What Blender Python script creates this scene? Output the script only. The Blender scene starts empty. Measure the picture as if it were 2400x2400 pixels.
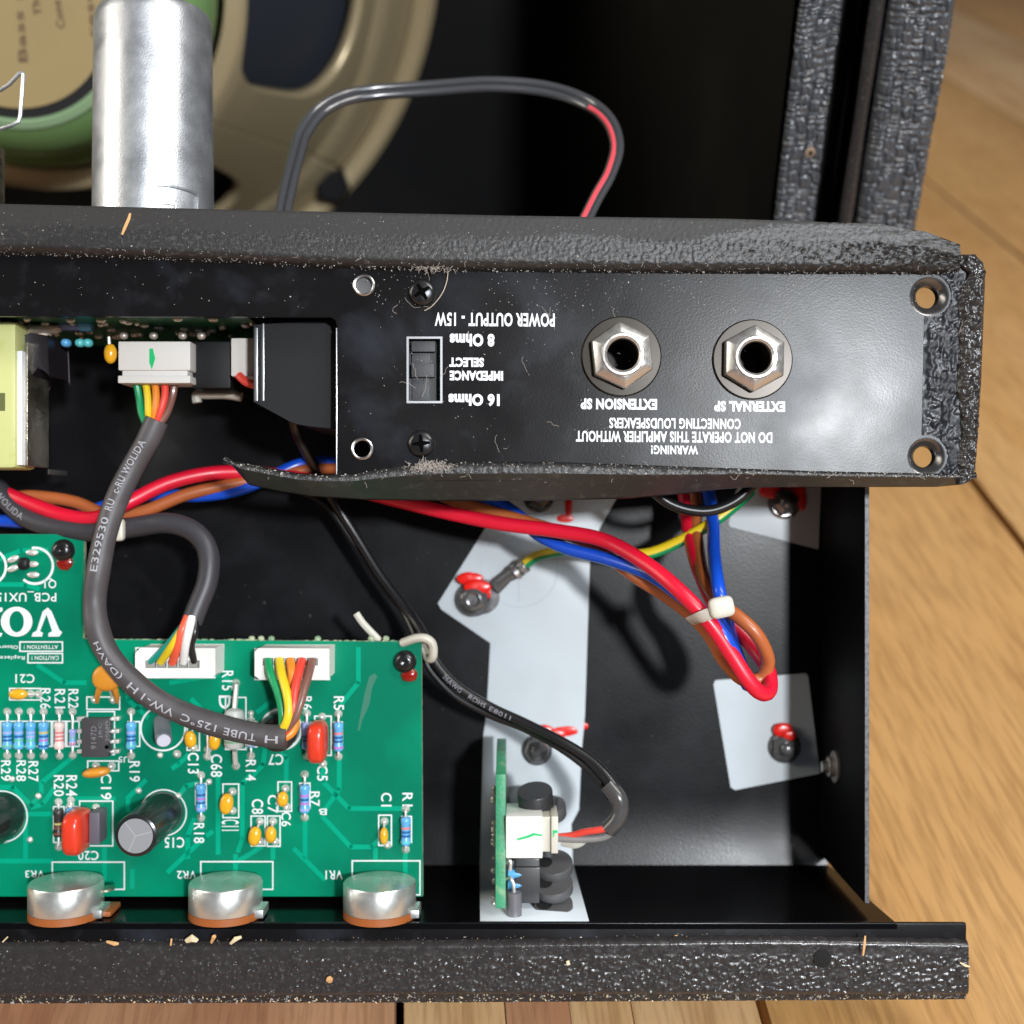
import bpy, bmesh, math, random
from mathutils import Vector, Matrix, noise
from mathutils.geometry import tessellate_polygon
random.seed(7)
S = bpy.context.scene
COL = S.collection
F_PX = 2880.0                      # focal length of the photograph in pixels (2400 wide)
# ---- camera, world, lamps, exposure ------------------------------------------------------
TH = math.acos(0.528)
RC = Matrix.Rotation(TH, 3, 'X')   # chassis / camera axes -> world axes (chassis leans back 32 deg)
CAMZ = 0.2525
def W(p):                          # chassis-frame millimetres -> world metres
    v = RC @ (Vector(p) * 0.001); v.z += CAMZ; return v
cam_d = bpy.data.cameras.new('camera'); cam = bpy.data.objects.new('camera', cam_d); COL.objects.link(cam)
cam.location = (0, 0, CAMZ); cam.rotation_euler = RC.to_euler()
cam_d.sensor_width = 36; cam_d.lens = 36 * F_PX / 2400; cam_d.clip_start = 0.01; cam_d.clip_end = 20
cam_d.dof.use_dof = True; cam_d.dof.focus_distance = 0.266; cam_d.dof.aperture_fstop = 12.0
S.camera = cam
wd = bpy.data.worlds.new('World'); S.world = wd; wd.use_nodes = True
bg = wd.node_tree.nodes['Background']; bg.inputs[0].default_value = (0.80, 0.86, 1.0, 1); bg.inputs[1].default_value = 0.075
S.view_settings.view_transform = 'Standard'; S.view_settings.look = 'None'
S.view_settings.exposure = 0.12; S.view_settings.gamma = 1.0
S.render.engine = 'CYCLES'
def lamp(name, pos, target, sx, sy, power, color):
    d = bpy.data.lights.new(name, 'AREA'); d.shape = 'RECTANGLE'; d.size = sx; d.size_y = sy
    d.energy = power; d.color = color
    o = bpy.data.objects.new(name, d); COL.objects.link(o)
    o.location = W(pos); o.rotation_euler = (W(target) - W(pos)).to_track_quat('-Z', 'Y').to_euler()
    return o
lamp('lamp_key', (390, 120, 1020), (40, 0, -290), 0.075, 0.075, 16.5, (0.94, 0.97, 1.0))
lamp('lamp_window', (660, 200, 1000), (0, 0, -290), 0.30, 0.36, 6.5, (0.82, 0.91, 1.0))
lamp('lamp_right', (820, 950, 600), (0, 0, -290), 0.36, 0.8, 13.0, (1.0, 0.97, 0.91))
lamp('lamp_left', (-1150, 420, 100), (0, 0, -290), 0.36, 0.8, 7.0, (1.0, 0.93, 0.80))

# ---- materials ---------------------------------------------------------------------------
MATS = {}
def mat(name, col, rough=0.5, metal=0.0, spec=0.5, bump=None, var=None, coat=0.0, rvar=None, trans=0.0, sss=0.0, stains=None):
    """bump=(scale per m, strength, distance mm); var=(colour2, scale, low, high); rvar=(scale, lo, hi); stains=list of var"""
    if name in MATS: return MATS[name]
    m = bpy.data.materials.new(name); m.use_nodes = True; nt = m.node_tree; b = nt.nodes['Principled BSDF']
    L = nt.links
    b.inputs['Base Color'].default_value = (*col, 1); b.inputs['Roughness'].default_value = rough
    b.inputs['Metallic'].default_value = metal; b.inputs['Specular IOR Level'].default_value = spec
    b.inputs['Coat Weight'].default_value = coat; b.inputs['Coat Roughness'].default_value = 0.15
    b.inputs['Transmission Weight'].default_value = trans
    if sss: 
        b.inputs['Subsurface Weight'].default_value = sss; b.inputs['Subsurface Radius'].default_value = (.002, .002, .002)
        b.inputs['Subsurface Scale'].default_value = 1.0
    tc = nt.nodes.new('ShaderNodeTexCoord')
    def ntex(scale, detail=4, dist=0.0, mapping=None):
        n = nt.nodes.new('ShaderNodeTexNoise'); n.inputs['Scale'].default_value = scale; n.inputs['Detail'].default_value = detail
        n.inputs['Distortion'].default_value = dist
        if mapping:
            mp = nt.nodes.new('ShaderNodeMapping'); mp.inputs['Scale'].default_value = mapping
            L.new(tc.outputs['Object'], mp.inputs['Vector']); L.new(mp.outputs[0], n.inputs['Vector'])
        else: L.new(tc.outputs['Object'], n.inputs['Vector'])
        return n
    cur = None
    for st in ([var] if var else []) + (stains or []):
        c2, sc, lo, hi = st[:4]
        n = ntex(sc, 6, 0.3, st[4] if len(st) > 4 else None)
        r = nt.nodes.new('ShaderNodeMapRange'); r.inputs['From Min'].default_value = lo; r.inputs['From Max'].default_value = hi
        L.new(n.outputs[0], r.inputs[0])
        mx = nt.nodes.new('ShaderNodeMix'); mx.data_type = 'RGBA'
        if cur: L.new(cur, mx.inputs[6])
        else: mx.inputs[6].default_value = (*col, 1)
        mx.inputs[7].default_value = (*c2, 1); L.new(r.outputs[0], mx.inputs[0]); cur = mx.outputs[2]
    if cur: L.new(cur, b.inputs['Base Color'])
    if rvar:
        n = ntex(rvar[0], 5); r = nt.nodes.new('ShaderNodeMapRange')
        r.inputs['From Min'].default_value = .3; r.inputs['From Max'].default_value = .7
        r.inputs['To Min'].default_value = rvar[1]; r.inputs['To Max'].default_value = rvar[2]
        L.new(n.outputs[0], r.inputs[0]); L.new(r.outputs[0], b.inputs['Roughness'])
    if bump:
        n = ntex(bump[0], 3, 0, bump[3] if len(bump) > 3 else None)
        bp = nt.nodes.new('ShaderNodeBump'); bp.inputs['Strength'].default_value = bump[1]; bp.inputs['Distance'].default_value = bump[2] * .001
        L.new(n.outputs[0], bp.inputs['Height']); L.new(bp.outputs[0], b.inputs['Normal'])
    MATS[name] = m; return m

def wood(name, c1, c2, c3, seed, rough=0.42):
    m = bpy.data.materials.new(name); m.use_nodes = True; nt = m.node_tree; b = nt.nodes['Principled BSDF']; L = nt.links
    tc = nt.nodes.new('ShaderNodeTexCoord')
    def nz(scale3, sc, det, dis=0.0):
        mp = nt.nodes.new('ShaderNodeMapping'); mp.inputs['Scale'].default_value = scale3; mp.inputs['Location'].default_value = (seed, seed * 1.7, 0)
        n = nt.nodes.new('ShaderNodeTexNoise'); n.inputs['Scale'].default_value = sc; n.inputs['Detail'].default_value = det
        n.inputs['Distortion'].default_value = dis
        L.new(tc.outputs['Object'], mp.inputs[0]); L.new(mp.outputs[0], n.inputs[0]); return n
    broad = nz((1, .10, 1), 30, 4, .8); fine = nz((1, .07, 1), 700, 6, .3); streak = nz((1, .14, 1), 420, 4, .3); blot = nz((1, .6, 1), 9, 3)
    def ramp(src, pts):
        r = nt.nodes.new('ShaderNodeValToRGB'); e = r.color_ramp.elements
        e[0].position, e[0].color = pts[0][0], (*pts[0][1], 1); e[1].position, e[1].color = pts[-1][0], (*pts[-1][1], 1)
        for p, c in pts[1:-1]:
            k = e.new(p); k.color = (*c, 1)
        L.new(src.outputs[0], r.inputs[0]); return r
    def mix(a, bb, fac, mode='MIX'):
        x = nt.nodes.new('ShaderNodeMix'); x.data_type = 'RGBA'; x.blend_type = mode; x.inputs[0].default_value = fac
        L.new(a, x.inputs[6]); L.new(bb, x.inputs[7]); return x.outputs[2]
    r1 = ramp(broad, [(.3, c2), (.5, c1), (.72, c3)])
    r2 = ramp(fine, [(.36, (.45, .38, .3)), (.55, (1, 1, 1)), (.8, (1.12, 1.1, 1.05))])
    r3 = ramp(streak, [(.27, (.40, .30, .22)), (.36, (1, 1, 1)), (.9, (1, 1, 1))])
    r4 = ramp(blot, [(.3, (.82, .78, .72)), (.6, (1, 1, 1)), (.9, (1.08, 1.05, 1.0))])
    c = mix(r1.outputs[0], r2.outputs[0], .42, 'MULTIPLY'); c = mix(c, r3.outputs[0], .22, 'MULTIPLY'); c = mix(c, r4.outputs[0], .8, 'MULTIPLY')
    L.new(c, b.inputs['Base Color']); b.inputs['Roughness'].default_value = rough; b.inputs['Specular IOR Level'].default_value = .35
    bp = nt.nodes.new('ShaderNodeBump'); bp.inputs['Strength'].default_value = .35; bp.inputs['Distance'].default_value = .0003
    L.new(fine.outputs[0], bp.inputs['Height']); L.new(bp.outputs[0], b.inputs['Normal'])
    return m

BLK = mat('black_enamel', (.0055, .005, .0055), .25, spec=.18, bump=(2300, .22, .05), stains=[((.018, .020, .026), 42, .55, .68), ((.013, .0135, .016), 170, .57, .74)], rvar=(45, .22, .32))
BLKIN = mat('black_paint_inside', (.004, .004, .005), .29, spec=.21, bump=(1500, .4, .05), stains=[((.010, .010, .012), 70, .5, .75)], rvar=(50, .26, .36))
EDGE = mat('bare_metal_edge', (.55, .55, .56), .32, 1.0)
FOAM = mat('dusty_foam', (.017, .016, .016), .46, bump=(2300, .7, .10), stains=[((.07, .066, .064), 1600, .54, .74, (.5, 1, 1)), ((.013, .012, .012), 220, .5, .72, (.3, 1, 1))])
FOAMU = mat('smooth_foam', (.017, .0155, .015), .62, bump=(1800, .3, .08), stains=[((.05, .048, .046), 1800, .62, .76, (.4, 1, 1))])
FOAMD = mat('dark_foam', (.026, .025, .023), .32, bump=(1800, .4, .1), stains=[((.05, .048, .045), 400, .56, .7)])
VINYL = mat('black_vinyl', (.026, .0235, .0235), .27, bump=(2600, .45, .08), rvar=(500, .16, .4), stains=[((.075, .072, .072), 1100, .60, .72)])
VINYLW = mat('woven_vinyl', (.050, .054, .062), .28, bump=(3000, .4, .06), stains=[((.062, .064, .066), 300, .5, .72)])
FR4 = mat('green_solder_mask', (.001, .215, .115), .26, spec=.22, bump=(700, .06, .05), stains=[((.001, .155, .086), 26, .42, .6)])
TRACE = mat('green_copper_trace', (.001, .30, .175), .26, spec=.22)
FR4E = mat('board_edge_laminate', (.42, .46, .30), .75, bump=(1800, .7, .2), stains=[((.16, .30, .18), 350, .45, .6)])
SILK = mat('white_print', (.66, .70, .70), .6)
PANELINK = mat('panel_ink', (.78, .80, .83), .5)
SOLDER = mat('solder', (.74, .72, .68), .38, .55, bump=(900, .2, .1))
STEEL = mat('zinc_steel', (.56, .575, .60), .36, .85, bump=(2300, .6, .06), rvar=(160, .30, .5))
NICKEL = mat('nickel', (.60, .58, .56), .40, .88, bump=(1500, .18, .05), rvar=(600, .30, .48))
DARKNI = mat('dark_nickel', (.026, .022, .018), .30, .5, spec=.25)
LOCKNI = mat('dark_plated_nut', (.24, .235, .235), .32, .7, rvar=(400, .12, .3))
POTM = mat('pot_can_metal', (.74, .76, .73), .34, .85, bump=(900, .12, .1, (1, .1, 1)), rvar=(300, .26, .40))
BLKSCREW = mat('black_oxide', (.05, .05, .052), .24, .8, rvar=(600, .15, .4))
PHENOL = mat('phenolic', (.30, .085, .018), .5)
WHITEP = mat('white_nylon', (.74, .74, .70), .42, sss=.0)
IVORY = mat('ivory_nylon', (.54, .52, .445), .45)
SHEET = mat('pale_plastic_sheet', (.52, .565, .595), .42, bump=(200, .08, .1), stains=[((.47, .50, .52), 40, .5, .75)])
REDP = mat('red_lacquer', (.78, .012, .006), .3, coat=.15)
REDPD = mat('dark_red_lacquer', (.22, .008, .004), .2, coat=.5)
def plastic(name, c, r=.40): return mat(name, c, r, coat=.1)
W_RED = plastic('red_insulation', (.66, .006, .030)); W_BLUE = plastic('blue_insulation', (.008, .075, .56), .28)
W_ORG = plastic('tan_insulation', (.40, .105, .030)); W_GRN = plastic('green_insulation', (.004, .26, .09))
W_YEL = plastic('yellow_insulation', (.72, .52, .015)); W_BLK = plastic('black_insulation', (.010, .010, .011), .33)
W_SAL = plastic('salmon_insulation', (.78, .10, .045)); W_WHT = plastic('white_insulation', (.75, .74, .72)); W_TEAL = plastic('teal_insulation', (.004, .24, .19))
W_BRN = plastic('brown_insulation', (.19, .085, .065)); W_OR2 = plastic('orange_insulation', (.70, .22, .02)); W_CRED = plastic('coral_insulation', (.70, .055, .035))
SLEEVE = mat('grey_heat_shrink', (.060, .054, .058), .50, bump=(900, .12, .1), stains=[((.080, .074, .078), 120, .5, .7)])
SLEEVED = mat('dark_heat_shrink', (.040, .038, .044), .46, bump=(900, .12, .1))
SLVINK = mat('sleeve_ink', (.34, .34, .37), .6)
R_BLUE = plastic('resistor_blue', (.10, .36, .66), .3); R_LAV = plastic('resistor_lavender', (.30, .36, .68), .3); R_CYAN = plastic('resistor_cyan', (.10, .50, .52), .3)
R_PINK = plastic('resistor_pink', (.72, .55, .52), .35); R_NAVY = plastic('resistor_band_navy', (.02, .10, .30), .3); R_VIO = plastic('resistor_band_violet', (.42, .16, .50), .3)
R_BRN = plastic('resistor_band_brown', (.22, .08, .05), .3); R_RED = plastic('resistor_band_red', (.62, .20, .20), .3); R_GRN = plastic('resistor_band_green', (.12, .44, .30), .3); R_GLD = plastic('resistor_band_gold', (.50, .42, .14), .3)
C_YEL = plastic('ceramic_yellow', (.72, .36, .015), .25); C_ORG = plastic('ceramic_orange', (.60, .24, .02), .4); C_RED = plastic('film_red', (.62, .040, .016), .28)
BLKP = mat('black_plastic', (.008, .008, .009), .5, spec=.25); GREYP = plastic('grey_plastic', (.085, .083, .085), .45); DGREY = plastic('charcoal_plastic', (.035, .034, .036), .5)
ALU = mat('capacitor_aluminium', (.52, .54, .57), .46, .9); PALE = plastic('pale_lilac_cap', (.62, .62, .72), .4); GREYB = plastic('grey_diode_body', (.42, .44, .42), .45)
FERR = mat('ferrite', (.17, .165, .18), .38, .3); YTAPE = mat('yellow_tape', (.50, .52, .21), .42, bump=(300, .15, .2), stains=[((.42, .46, .13), 120, .5, .7)])
KHAKI = mat('bracket_metal', (.44, .41, .32), .30, .95, bump=(420, .5, .4), rvar=(200, .2, .45)); BRIGHT = mat('bright_core_edge', (.80, .81, .86), .5, .2, bump=(900, .4, .2))
DUSTM = mat('pale_dust', (.52, .49, .45), .9); DUSTD = mat('grey_dust', (.30, .29, .28), .9); LINT = mat('grey_lint', (.36, .32, .285), .9)
CHIP = mat('wood_chip', (.60, .34, .14), .7, bump=(1500, .4, .1)); CHIPL = mat('pale_wood_chip', (.68, .56, .36), .7)
CHAMP = mat('champagne_enamel', (.46, .365, .215), .32, .3, bump=(300, .1, .2)); SPKGRN = mat('green_enamel', (.19, .33, .12), .36, coat=.2)
LABELT = mat('tan_label', (.33, .245, .11), .6, stains=[((.29, .21, .095), 20, .5, .7)]); LABINK = mat('brown_ink', (.14, .085, .045), .7)
CONE = mat('black_cone_paper', (.022, .026, .036), .7); CABIN = mat('cabinet_black_paint', (.005, .005, .0055), .6, spec=.15, stains=[((.010, .0095, .009), 14, .5, .7)])
MIST = mat('pale_green_rim', (.24, .36, .20), .5)

# ---- mesh building -----------------------------------------------------------------------
class MB:
    def __init__(s): s.v = []; s.f = []; s.m = []; s.mi = 0
    def add(s, vs, fs, mi=None):
        o = len(s.v); s.v += [Vector(x) for x in vs]
        s.f += [tuple(i + o for i in f) for f in fs]; s.m += [s.mi if mi is None else mi] * len(fs); return s
    def box(s, x0, x1, y0, y1, z0, z1):
        v = [(x, y, z) for z in (z0, z1) for y in (y0, y1) for x in (x0, x1)]
        return s.add(v, [(0, 2, 3, 1), (4, 5, 7, 6), (0, 1, 5, 4), (2, 6, 7, 3), (0, 4, 6, 2), (1, 3, 7, 5)])
    def prism(s, loops, z0, z1):
        """loops: outer polygon then holes, 2D lists; extruded along z"""
        tris = tessellate_polygon([[Vector((x, y, 0)) for x, y in l] for l in loops])
        flat = [p for l in loops for p in l]; n = len(flat)
        vs = [(x, y, z1) for x, y in flat] + [(x, y, z0) for x, y in flat]
        fs = []
        for t in tris:
            a, b, c = [flat[i] for i in t]
            cr = (b[0] - a[0]) * (c[1] - a[1]) - (b[1] - a[1]) * (c[0] - a[0])
            t = tuple(t) if cr > 0 else tuple(reversed(t))
            fs.append(t); fs.append(tuple(i + n for i in reversed(t)))
        o = 0
        for k, l in enumerate(loops):
            m = len(l); ar = sum(l[i][0] * l[(i + 1) % m][1] - l[(i + 1) % m][0] * l[i][1] for i in range(m))
            ccw = ar > 0
            if k: ccw = not ccw
            for i in range(m):
                a, b = o + i, o + (i + 1) % m
                fs.append((b, a, a + n, b + n) if not ccw else (a, a + n, b + n, b))
            o += m
        return s.add(vs, fs)
    def lathe(s, prof, org, ax='z', n=24, sides=None, cap0=True, cap1=True, phase=0.0):
        """prof: (r, h) list along axis from org"""
        n = sides or n; o = Vector(org)
        if isinstance(ax, str):
            a = {'z': Vector((0, 0, 1)), 'y': Vector((0, 1, 0)), 'x': Vector((1, 0, 0)), '-y': Vector((0, -1, 0))}[ax]
        else: a = Vector(ax).normalized()
        u = a.orthogonal().normalized() if abs(a.z) < .99 else Vector((1, 0, 0)); w = a.cross(u)
        vs = []; fs = []
        for r, h in prof:
            for i in range(n):
                t = 2 * math.pi * i / n + phase; vs.append(o + a * h + (u * math.cos(t) + w * math.sin(t)) * r)
        for k in range(len(prof) - 1):
            for i in range(n):
                j = (i + 1) % n; fs.append((k * n + i, k * n + j, (k + 1) * n + j, (k + 1) * n + i))
        if cap0: fs.append(tuple(reversed(range(n))))
        if cap1: fs.append(tuple(range((len(prof) - 1) * n, len(prof) * n)))
        return s.add(vs, fs)
    def tube(s, pts, r, n=10, split=None, cap=True, flat=None):
        """pts: smooth list of Vectors; r number or function of t; split: second material index for half the ring"""
        m = len(pts); pts = [Vector(p) for p in pts]
        N = None; vs = []; fs = []; mi = []
        for k in range(m):
            t = (pts[min(k + 1, m - 1)] - pts[max(k - 1, 0)]).normalized()
            if N is None:
                z = Vector((0, 0, 1)); N = z - t * z.dot(t)
                if N.length < .05: N = t.orthogonal()
            N = (N - t * N.dot(t)).normalized()
            if flat: 
                z = Vector((0, 0, 1)); N2 = z - t * z.dot(t)
                if N2.length > .1: N = N2.normalized()
            B = t.cross(N); rr = r(k / (m - 1)) if callable(r) else r
            for i in range(n):
                a = 2 * math.pi * i / n; vs.append(pts[k] + (N * math.cos(a) * (flat or 1) + B * math.sin(a)) * rr)
        for k in range(m - 1):
            for i in range(n):
                j = (i + 1) % n; fs.append((k * n + i, k * n + j, (k + 1) * n + j, (k + 1) * n + i))
                mi.append(1 if split and i < n // 2 else 0)
        if cap: 
            fs.append(tuple(reversed(range(n)))); fs.append(tuple(range((m - 1) * n, m * n))); mi += [0, 0]
        o = len(s.v); s.v += vs; s.f += [tuple(i + o for i in f) for f in fs]; s.m += [x if split else s.mi for x in mi]; return s
    def sup(s, c, r, e=0.6, nu=20, nv=12, rot=None, bump=0.0, bs=1.0):
        """superellipsoid; e 1 = ellipsoid, small = rounded box"""
        def p(x): return math.copysign(abs(x) ** e, x)
        vs = []; fs = []
        for j in range(nv + 1):
            ph = -math.pi / 2 + math.pi * j / nv
            for i in range(nu):
                t = 2 * math.pi * i / nu
                q = Vector((p(math.cos(ph)) * p(math.cos(t)) * r[0], p(math.cos(ph)) * p(math.sin(t)) * r[1], p(math.sin(ph)) * r[2]))
                if bump: q *= 1 + bump * noise.noise(q * bs + Vector(c))
                if rot: q = rot @ q
                vs.append(q + Vector(c))
        for j in range(nv):
            for i in range(nu):
                k = (i + 1) % nu; fs.append((j * nu + i, j * nu + k, (j + 1) * nu + k, (j + 1) * nu + i))
        return s.add(vs, fs)
    def grid(s, fn, nu, nv, flip=False):
        vs = [fn(i / nu, j / nv) for j in range(nv + 1) for i in range(nu + 1)]; fs = []
        for j in range(nv):
            for i in range(nu):
                a = j * (nu + 1) + i; q = (a, a + 1, a + nu + 2, a + nu + 1); fs.append(tuple(reversed(q)) if flip else q)
        return s.add(vs, fs)

class Frame:                        # millimetre frame: chassis axes or upright world axes
    def __init__(s, R, T): s.R = R; s.T = Vector(T)
    def w(s, p): return s.R @ (Vector(p) * .001) + s.T
FC = Frame(RC, (0, 0, CAMZ)); FW = Frame(Matrix.Identity(3), (0, 0, 0))
ORG = {}
def props(o, label=None, cat=None, group=None, kind=None):
    if label: o['label'] = label
    if cat: o['category'] = cat
    if group: o['group'] = group
    if kind: o['kind'] = kind
    return o
def root(name, org, label=None, cat=None, group=None, kind=None, fr=None):
    fr = fr or FC; o = bpy.data.objects.new(name, None); COL.objects.link(o); o.empty_display_size = .01
    o.location = fr.w(org); o.rotation_euler = fr.R.to_euler(); ORG[o] = (Vector(org), fr)
    return props(o, label, cat, group, kind)
def mesh(mb, mats, bevel=0.0, smooth=35, org=(0, 0, 0)):
    me = bpy.data.meshes.new('m'); c = Vector(org)
    me.from_pydata([(v - c) * .001 for v in mb.v], [], mb.f)
    for m in (mats if isinstance(mats, (list, tuple)) else [mats]): me.materials.append(m)
    for p, i in zip(me.polygons, mb.m): p.material_index = i
    if bevel:
        bm = bmesh.new(); bm.from_mesh(me); bmesh.ops.remove_doubles(bm, verts=bm.verts, dist=1e-7)
        es = [e for e in bm.edges if len(e.link_faces) == 2 and e.calc_face_angle(0) > .5]
        bmesh.ops.bevel(bm, geom=es, offset=bevel * .001, segments=2, profile=.6, affect='EDGES', clamp_overlap=True)
        bm.to_mesh(me); bm.free()
    if smooth:
        me.polygons.foreach_set('use_smooth', [True] * len(me.polygons)); me.set_sharp_from_angle(angle=math.radians(smooth))
    return me
def base(mb):
    n = len(mb.v); return Vector((sum(v.x for v in mb.v) / n, sum(v.y for v in mb.v) / n, min(v.z for v in mb.v)))
def part(name, mb, mats, parent=None, bevel=0.0, smooth=35, label=None, cat=None, group=None, kind=None, fr=None):
    c = base(mb); me = mesh(mb, mats, bevel, smooth, c); o = bpy.data.objects.new(name, me); COL.objects.link(o); me.name = name
    if parent:
        pc, pf = ORG[parent]; o.parent = parent; o.location = (c - pc) * .001; ORG[o] = (c, pf)
    else:
        fr = fr or FC; o.location = fr.w(c); o.rotation_euler = fr.R.to_euler(); ORG[o] = (c, fr)
    return props(o, label, cat, group, kind)
def put(name, me, pos, parent, rot=None):       # a piece that shares mesh data
    o = bpy.data.objects.new(name, me); COL.objects.link(o); pc, pf = ORG[parent]; o.parent = parent
    o.location = (Vector(pos) - pc) * .001
    if rot: o.rotation_euler = rot
    ORG[o] = (Vector(pos), pf); return o

def P(px, py, D): k = D / F_PX; return Vector(((px - 1200) * k, (1200 - py) * k, -D))
def P2(px, py, D): v = P(px, py, D); return (v.x, v.y)
def cr(pts, n=8):                                # Catmull-Rom through tuples
    pts = [Vector(p) for p in pts]; out = []
    for i in range(len(pts) - 1):
        a, b, c, d = pts[max(i - 1, 0)], pts[i], pts[i + 1], pts[min(i + 2, len(pts) - 1)]
        for k in range(n):
            t = k / n; out.append(.5 * ((2 * b) + (c - a) * t + (2 * a - 5 * b + 4 * c - d) * t * t + (3 * b - a - 3 * c + d) * t ** 3))
    out.append(pts[-1]); return out
def path(pts, n=8): return [P(*q) for q in cr(pts, n)]
def interp(x, pts):
    if x <= pts[0][0]: return pts[0][1]
    for (a, b), (c, d) in zip(pts, pts[1:]):
        if x <= c:
            t = (x - a) / (c - a); return b + (d - b) * t
    return pts[-1][1]
def circ(cx, cy, r, n=20, ry=None): return [(cx + r * math.cos(2 * math.pi * i / n), cy + (ry or r) * math.sin(2 * math.pi * i / n)) for i in range(n)]
def fbm(x, y, s, oct=3, seed=0.0):
    v = 0; a = 1
    for _ in range(oct): v += a * noise.noise(Vector((x * s, y * s, seed))); a *= .5; s *= 2.1
    return v

TXT = {}
def text2d(s, bold=0.0):
    k = (s, bold)
    if k in TXT: return TXT[k]
    cu = bpy.data.curves.new('t', 'FONT'); cu.body = s; cu.offset = bold; cu.resolution_u = 3; cu.space_character = 1.08
    o = bpy.data.objects.new('t', cu); COL.objects.link(o); bpy.context.view_layer.update()
    me = o.evaluated_get(bpy.context.evaluated_depsgraph_get()).to_mesh()
    vs = [(v.co.x, v.co.y) for v in me.vertices]; fs = [tuple(p.vertices) for p in me.polygons]
    bpy.data.objects.remove(o); bpy.data.curves.remove(cu)
    x0 = min(v[0] for v in vs); x1 = max(v[0] for v in vs); y0 = min(v[1] for v in vs); y1 = max(v[1] for v in vs)
    TXT[k] = ([((x - x0) / (x1 - x0), (y - y0) / (y1 - y0)) for x, y in vs], fs, (x1 - x0) / (y1 - y0)); return TXT[k]
def print_text(mb, s, box, D, rot=180, bold=0.0, skew=0.0):
    uv, fs, _ = text2d(s, bold); x0, y0, x1, y1 = box; w, h = x1 - x0, y1 - y0; vs = []
    for u, v in uv:
        if rot == 180: x, y = x1 - u * w, y0 + v * h
        elif rot == 0: x, y = x0 + u * w, y1 - v * h
        else: x, y = x0 + v * w, y0 + u * h
        y += skew * (x - (x0 + x1) / 2); vs.append(P(x, y, D))
    mb.add(vs, fs)
def cut_text(s, bold):                           # letters cut into bands so that they bend with the tube
    uv, fs, _ = text2d(s, bold); bm = bmesh.new(); vv = [bm.verts.new((x, y, 0)) for x, y in uv]
    for f in fs:
        try: bm.faces.new([vv[i] for i in f])
        except ValueError: pass
    for k in range(1, 7): bmesh.ops.bisect_plane(bm, geom=bm.verts[:] + bm.edges[:] + bm.faces[:], plane_co=(0, k / 7, 0), plane_no=(0, 1, 0))
    bm.verts.index_update(); out = [(v.co.x, v.co.y) for v in bm.verts], [tuple(v.index for v in f.verts) for f in bm.faces]; bm.free(); return out
def wrap_text(mb, s, pts, R, s0, length, h, off=0.0, bold=0.01):
    """letters laid on a tube: pts reading direction, s0 start arc length (mm), b = left of direction seen by the viewer"""
    uv, fs = cut_text(s, bold); L = [0.0]
    for a, b in zip(pts, pts[1:]): L.append(L[-1] + (b - a).length)
    vs = []
    for u, v in uv:
        q = min(max(s0 + u * length, 0), L[-1] - .001); k = max(i for i in range(len(L) - 1) if L[i] <= q)
        t = (q - L[k]) / max(L[k + 1] - L[k], 1e-6); c = pts[k].lerp(pts[k + 1], t)
        a, b = pts[max(k - 1, 0)], pts[min(k + 2, len(pts) - 1)]; T = (b - a).normalized()
        N = Vector((0, 0, 1)); N = (N - T * N.dot(T)).normalized(); B = N.cross(T)
        an = ((v - .5) * h + off) / R; vs.append(c + (N * math.cos(an) + B * math.sin(an)) * (R + .06))
    mb.add(vs, fs)
def frame_lines(mb, x0, y0, x1, y1, w, D):       # printed rectangle outline
    for a, b, c, d in ((x0, y0, x1, y0 + w), (x0, y1 - w, x1, y1), (x0, y0 + w, x0 + w, y1 - w), (x1 - w, y0 + w, x1, y1 - w)):
        mb.add([P(a, b, D), P(a, d, D), P(c, d, D), P(c, b, D)], [(0, 1, 2, 3)])
def ring(mb, cx, cy, r, w, D, a0=0, a1=360, n=40, z=0):
    vs = []; fs = []
    for i in range(n + 1):
        t = math.radians(a0 + (a1 - a0) * i / n)
        for q in (r - w / 2, r + w / 2): vs.append(P(cx + q * math.cos(t), cy + q * math.sin(t), D) + Vector((0, 0, z)))
    for i in range(n): fs.append((2 * i, 2 * i + 2, 2 * i + 3, 2 * i + 1))
    mb.add(vs, fs)

# ======== setting: wooden table ===========================================================
DF, DP, DR, DFL, YP = 324.0, 290.5, 264.0, 276.0, -92.5     # depths (mm from lens): chassis floor, board, rear panel, front flange
WOODS = [wood('plank_red_brown', (.44, .215, .115), (.31, .13, .065), (.55, .30, .165), 3.1),
         wood('plank_tan', (.60, .37, .18), (.46, .25, .105), (.68, .46, .25), 8.4),
         wood('plank_honey', (.56, .315, .122), (.52, .28, .10), (.60, .35, .145), 1.3)]
gaps = [(-560, -440, 2), (-440, -330, 0), (-330, -220, 2), (-220, -112, 0), (-112, -12.2, 0), (-12.2, 12.8, 1), (12.8, 27.9, 0), (27.9, 42.4, 1), (42.4, 73.3, 1), (73.3, 220, 2), (220, 350, 2), (350, 480, 2), (480, 620, 1), (620, 760, 2), (760, 900, 2)]
yaw = Matrix.Rotation(.078, 3, 'Z'); FT = Frame(yaw, (0, 0, 0))
table = root('wooden_tabletop', (0, 0, 0), kind='structure', fr=FT)
for x0, x1, kd in gaps:
    g0 = .06 if x0 in (12.8, 27.9, 42.4) else 1.7 if x0 == 220 else 1.0; g1 = .06 if x1 in (12.8, 27.9, 42.4) else 1.7 if x1 == 220 else 1.0
    part('plank', MB().box(x0 + g0, x1 - g1, -300, 3600, -22, 0), WOODS[kd], table, bevel=.05 if g0 + g1 < 1 else 1.0)
part('gap_backing', MB().box(-640, 960, -290, 3590, -40, -23), mat('dark_gap_backing', (.01, .008, .006), .9), table)  # dark box added below so that the plank gaps look dark

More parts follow.
